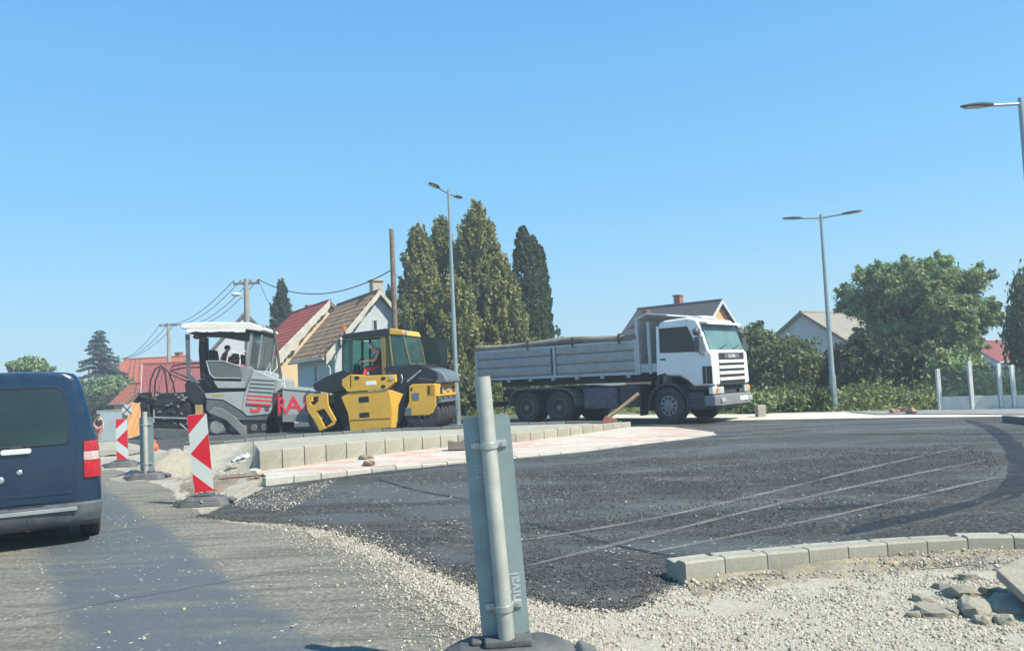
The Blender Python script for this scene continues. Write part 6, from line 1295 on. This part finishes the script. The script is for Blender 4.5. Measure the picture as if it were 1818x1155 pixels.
broad('bush', 'rounded green bush below the blue spruce', 'bush', 200, 700, 80, (2.5, 1.8, 1.9), BRD, 380, 44, .16, .5); broad('bush', 'olive green bush at the left of the blue spruce', 'bush', 150, 705, 82, (2.0, 1.5, 1.5), BRD2, 260, 40, .16, .5)
broad('bush', 'dark hedge behind the gap between the van and the striped board', 'bush', 190, 722, 78, (2.6, 1.2, 1.0), MATS['dark_leaves'], 260, 40, .15, .4, trunk=False)
broad('bush', 'green bush visible under the truck bed', 'bush', 930, 690, 38, (2.6, 1.0, 1.0), BRD2, 240, 44, .12, .4, trunk=False); broad('bush', 'olive bush at the foot of the street lamp behind the roller', 'bush', 840, 700, 34, (1.2, .9, 1.0), BRD2, 220, 44, .1, .35, trunk=False)
# weeds and grass on the verge
def blades(name, poly, dens, hh, m_, label, leafy=.35, thin=1.0):
    P_ = scatter(poly, dens, .0, -.35, .5); n = len(P_); H = hh * rng.gamma(6, 1 / 6, n) * np.clip(.62 + 1.1 * np.array([mnoise.noise(Vector((a * .55, b * .55, 7))) + .5 * mnoise.noise(Vector((a * 1.9, b * 1.9, 3))) for a, b, _ in P_]), .12, 2)
    a = rng.uniform(0, 6.283, n); ln = rng.normal(0, .22, n) * H; wv = rng.uniform(.006, .016, n)
    dx, dy = np.cos(a), np.sin(a); V = np.stack([P_ + np.column_stack([dx * wv, dy * wv, 0 * a]), P_ - np.column_stack([dx * wv, dy * wv, 0 * a]), P_ + np.column_stack([dy * ln, -dx * ln, H])], 1).reshape(-1, 3)
    o = npmesh(name, V, np.arange(3 * n).reshape(-1, 3), m_, None, tint=np.repeat(rng.random(n), 3)); tag(o, label, kind='stuff')
    k = int(n * leafy); i = rng.integers(0, n, k * 5); Q = P_[i] + rng.normal(0, .09, (len(i), 3)) ; Q[:, 2] = np.abs(rng.random(len(i))) * H[i] * .95
    o2 = leaves('weeds', Q, rng.uniform(.05, .12, len(i)), m_, None, rng.random(len(i)), 1.8); tag(o2, label, kind='stuff')
pb2 = gp((1160, 734), (1300, 734), (1480, 730), (1650, 727), (1818, 724)); blades('grass', [(x, y) for x, y in pb2] + [(26, 36), (8, 40)], 60, .55, WEED, 'tall weeds and grass on the verge behind the pavement', .9)
blades('grass', gp((780, 742), (1000, 733), (1160, 734)) + [(8, 40), (-8, 42)], 26, .45, WEED, 'weeds behind the truck', .4)
rw_ = random.Random(12)
for k in range(16):
    x = 1305 + k * 23 + rw_.uniform(-8, 8); y = 716 + rw_.uniform(-6, 2); broad('weed_clump', 'low leafy weed clump on the verge behind the far pavement', 'weeds', x, y, rw_.uniform(25.5, 28.5), (rw_.uniform(.35, .65), .4, rw_.uniform(.25, .55)), [WEED, BRD2, BRD][k % 3], 46, 34, .075, .22, trunk=False, group='leafy weed clumps along the verge')
# ------------------------------------------------------------------ glazed noise barrier
t = thing('glazed_barrier', 'low pale concrete barrier with glass panes between white posts at the right', 'barrier', G(1670, 729))
base = t.location.copy(); pts = [(1670, 729, 655), (1727, 729, 641), (1779, 734, 645), (1803, 737, 648), (1850, 744, 630)]
DD = [22.9, 22.5, 22.2, 22.0, 21.6]; PP = [(Vector((W(x, y, d).x, d, 0)), W(x - 4, yt, d)) for (x, y, yt), d in zip(pts, DD)]
for k, (g, tp_) in enumerate(PP):
    h_ = tp_.z; q = g - base; MB().box(q.x - .05, q.x + .05, q.y - .05, q.y + .05, 0, h_).build('post', mat('post_white', (.55, .58, .56), .4, .2), t, .008)
    if k:
        g0 = PP[k - 1][0] - base; h0 = PP[k - 1][1].z; d = (q - g0).normalized(); nn_ = Vector((-d.y, d.x, 0)) * .03; zc = .42
        a, b = g0 + d * .06, q - d * .06; Zv = lambda v, z: v + Vector((0, 0, z))
        MB().prism3([Zv(a - nn_, .0), Zv(b - nn_, 0), Zv(b - nn_, zc), Zv(a - nn_, zc)], [Zv(a + nn_, 0), Zv(b + nn_, 0), Zv(b + nn_, zc), Zv(a + nn_, zc)]).build('concrete_panel', m_concrete('panel_concrete', (.68, .67, .60), 4, .3), t, .005)
        nn_ *= .2; zt_ = min(h0, h_) - .06; MB().prism3([Zv(a - nn_, zc), Zv(b - nn_, zc), Zv(b - nn_, zt_), Zv(a - nn_, zt_)], [Zv(a + nn_, zc), Zv(b + nn_, zc), Zv(b + nn_, zt_), Zv(a + nn_, zt_)]).build('glass_pane', glass('barrier_glass', (.62, .74, .72), .22), t, 0, 0)
# ------------------------------------------------------------------ small things
kerb_row('kerbstone', [G(1778, 737, .17) * 1.0, G(1900, 748, .17), G(2100, 770, .17)], .9, .15, .17, CD, 'dark kerbstone of the far island at the right frame edge', 'kerbstones of the far right island', seed=9)
g = G(1351, 741); o = MB().box(-.13, .13, -.1, .1, 0, .38).build('concrete_block', CK, None, .012); o.location = g; o.rotation_euler = (0, 0, .2); tag(o, 'upright concrete block standing on the pale pavement right of the truck', 'block')
for i, (x, y, s, lb) in enumerate([(1588, 729, .28, 'left brick lump'), (1603, 727, .34, 'middle brick lump'), (1618, 730, .3, 'right brick lump')]):
    slab('rubble', G(x, y, .1), (s, s * .7, s * .4), (.3 * i, .2, i), mat('brick_rubble', (.34, .22, .16), .9, var=.4, scale=8), lb + ' of the small heap on the far pavement', seed=20 + i)
a, b = W(1074, 746, 20.6), W(1134, 698, 20.4); o = MB().tube([Vector((0, 0, 0)), b - a], .045, 4).build('wooden_plank', mat('raw_plank', (.40, .28, .15), .8, var=.2), None, .004); o.location = a; tag(o, 'bare wooden plank leaning up in front of the truck wheels', 'plank')
o = MB().prism([(-.22, -.08), (.2, -.08), (.18, .02), (-.1, .12)], -.05, .05).build('timber_wedge', mat('reddish_wood', (.25, .10, .07), .8), None, .01); o.location = W(1082, 745, 20.3); tag(o, 'reddish timber wedge at the foot of the leaning plank', 'timber')
g = at(811, 797, .13); o = MB().prism([(-.17, 0), (.20, 0), (.20, .22), (.10, .16), (-.02, .15), (-.17, .19)], -.1, .1).build('kerb_offcut', mat('offcut_brown', (.17, .14, .115), .9, var=.3, bump=.5), None, .01); o.location = g; tag(o, 'brown notched kerb offcut on the pink paving', 'offcut')
for i, (x, y, s, lb) in enumerate([(452, 840, .22, 'pale lump against the end of the upright kerb row'), (650, 812, .3, 'dark flat lump of mortar left on the paving, front one'), (655, 822, .28, 'dark flat lump lying on the front kerb'), (432, 822, .35, 'pale broken lump beside the thin stake'), (412, 826, .22, 'small pale lump left of the broken ones in the pit')]):
    slab('rubble', G(x, y, .13 if 0 < i < 3 else .10), (s, s * .7, .10 if i else .16), (.1, .1, i), SOIL if 0 < i < 3 else CKL, lb, seed=30 + i)
V = []; n = 12
for i in range(n + 1):
    for k in range(n + 1): u, v = i / n - .5, k / n - .5; V.append((u * .5, v * .35, .11 * max(0, 1 - 3.2 * (u * u + v * v)) + .07 * mnoise.noise(Vector((u * 9, v * 9, 0))) + .03))
o = MB().add(V, [(i * 13 + k, (i + 1) * 13 + k, (i + 1) * 13 + k + 1, i * 13 + k + 1) for i in range(n) for k in range(n)]).build('plastic_sack', mat('sack_white', (.42, .43, .44), .8, var=.25, scale=9), None, 0, 60); o.location = G(437, 818, .12); tag(o, 'crumpled white plastic sack in the pit by the concrete embankment', 'sack')
a, b = G(451, 838, .05), W(450, 776, G(451, 838).y); o = MB().tube([Vector((0, 0, 0)), Vector((0, 0, b.z - a.z + .02))], .009, 8).build('steel_stake', WOOD, None, 0); o.location = a; tag(o, 'thin upright steel stake at the left end of the upright kerbs', 'stake')
o = MB().tube([(0, 0, 0), (.35, .1, .01), (.7, .12, .02)], .012, 8).build('rusty_bar', mat('rust', (.17, .08, .05), .85, .2), None, 0); o.location = G(388, 850, .12); tag(o, 'thin rusty bar lying in the pit behind the striped board', 'bar')
zf_ = .34; g = W(600, 787, 16.8); o = MB().prismz([(-.55, -.04), (.5, -.06), (.52, .05), (-.5, .06)], 0, .04).build('wooden_plank', mat('raw_plank', (0, 0, 0)), None, .004); o.location = g; o.rotation_euler = (.1, -.03, .15); tag(o, 'short plank lying on the rubble between the upright and the dark kerbs', 'plank')
# end of the street
c = G(203, 806); V = []; n = 14
for i in range(n + 1):
    for k in range(9): u, v = i / n - .5, k / 8 - .5; V.append((u * 1.5, v * 1.2, .10 * max(0, 1 - 4 * u * u) * max(0, 1 - 4 * v * v) + .04 * mnoise.noise(Vector((u * 7, v * 7, 2))) + .03))
o = MB().add(V, [(i * 9 + k, (i + 1) * 9 + k, (i + 1) * 9 + k + 1, i * 9 + k + 1) for i in range(n) for k in range(8)]).build('sand_patch', MATS['sand_heap_mat'], None, 0, 60); o.location = c; tag(o, 'flat patch of pale sand beside the small striped board', 'sand')
o = MB().ball((0, 0, .1), (.13, .1, .12), 12, 8).tube([(0, 0, .1), (.03, 0, .26), (-.06, 0, .34)], .03, 8).build('orange_lamp', mat('hi_vis_orange', (0, 0, 0)), None, 0, 60); o.location = G(273, 800); tag(o, 'small orange warning lamp on the ground by the grey post', 'lamp')
p = W(226, 727, 62); t = thing('round_sign', 'round white road sign crossed with black tape on a thin post', 'sign', (p.x, 62, zg(p.x, 62)))
z_ = p.z - t.location.z; MB().lathe([(.001, -.02), (.42, -.02), (.42, .01), (.001, .01)], (0, 0, z_), 'y', 26).build('sign_plate', mat('sign_white', (.6, .62, .6), .4), t, 0); MB().tube([(0, .05, 0), (0, .05, z_ + .3)], .035, 8).build('post', ZINC, t, 0)
MB().obox((0, -.03, z_), (1.0, .01, .07), Matrix.Rotation(R_(45), 4, 'Y')).obox((0, -.034, z_), (1.0, .01, .07), Matrix.Rotation(R_(-45), 4, 'Y')).build('tape_cross', BLK, t, 0)
p = W(200, 738, 70); t = thing('far_wall', 'pale bluish garden wall at the far end of the street', 'wall', (p.x - 1.2, 70, zg(p.x, 70)), R_(6)); hh = W(200, 729, 70).z - t.location.z
MB().box(-.2, 1.9, 0, .12, 0, hh).build('wall_panel', plaster('bluish_wall', (.36, .44, .48)), t, .01); MB().box(-.25, 1.95, -.03, .15, hh, hh + .08).build('wall_cap', CH, t, .01)
# person walking on the street
D = 48.0; p = W(176, 778, D); zf = zg(p.x, D)
J = {k: Vector(v) for k, v in dict(pelvis=(0, 0, .92), waist=(0, -.02, 1.05), chest=(0, -.07, 1.30), neck=(0, -.12, 1.47), head=(0, -.19, 1.58), sl=(.17, -.08, 1.38), sr=(-.17, -.08, 1.38), el=(.23, -.06, 1.12), er=(-.25, -.04, 1.12), wl=(.24, -.17, .90), wr=(-.25, -.12, .88), hl=(.09, 0, .88), hr=(-.09, 0, .88), kl=(.10, -.12, .50), kr=(-.10, .06, .48), al=(.10, -.05, .09), ar=(-.10, .26, .12), tl=(.11, -.19, .04), tr=(-.10, .16, .04), face=(0, -.85, -.5)).items()}
person('person', 'far pedestrian in a black top and light red shorts walking down the street', J, [('black_top', ['pelvis', 'waist', 'chest', 'sl', 'sr'], 1.32, VSTm()), ('shorts', ['pelvis', 'hl', 'hr', 'kl', 'kr'], 1.12, mat('light_red_shorts', (.50, .16, .16), .8))], MATS['dark_hair'], loc=(p.x, D, zf), rz=R_(20))

# ------------------------------------------------------------------ added haze volume, stands in for the windscreen veil and lifts the darks
hz = MB().box(-120, 130, -40, 190, -8, 14).build('haze', None or bpy.data.materials.new('added_haze'), None, 0, 0); tag(hz, kind='stuff')
hm = bpy.data.materials['added_haze']; hm.use_nodes = True; ht = hm.node_tree; ht.nodes.remove(ht.nodes['Principled BSDF'])
pv_ = ht.nodes.new('ShaderNodeVolumePrincipled'); pv_.inputs['Color'].default_value = (.78, .88, .95, 1); pv_.inputs['Density'].default_value = .0024; pv_.inputs['Anisotropy'].default_value = .2
ht.links.new(pv_.outputs[0], ht.nodes['Material Output'].inputs['Volume'])
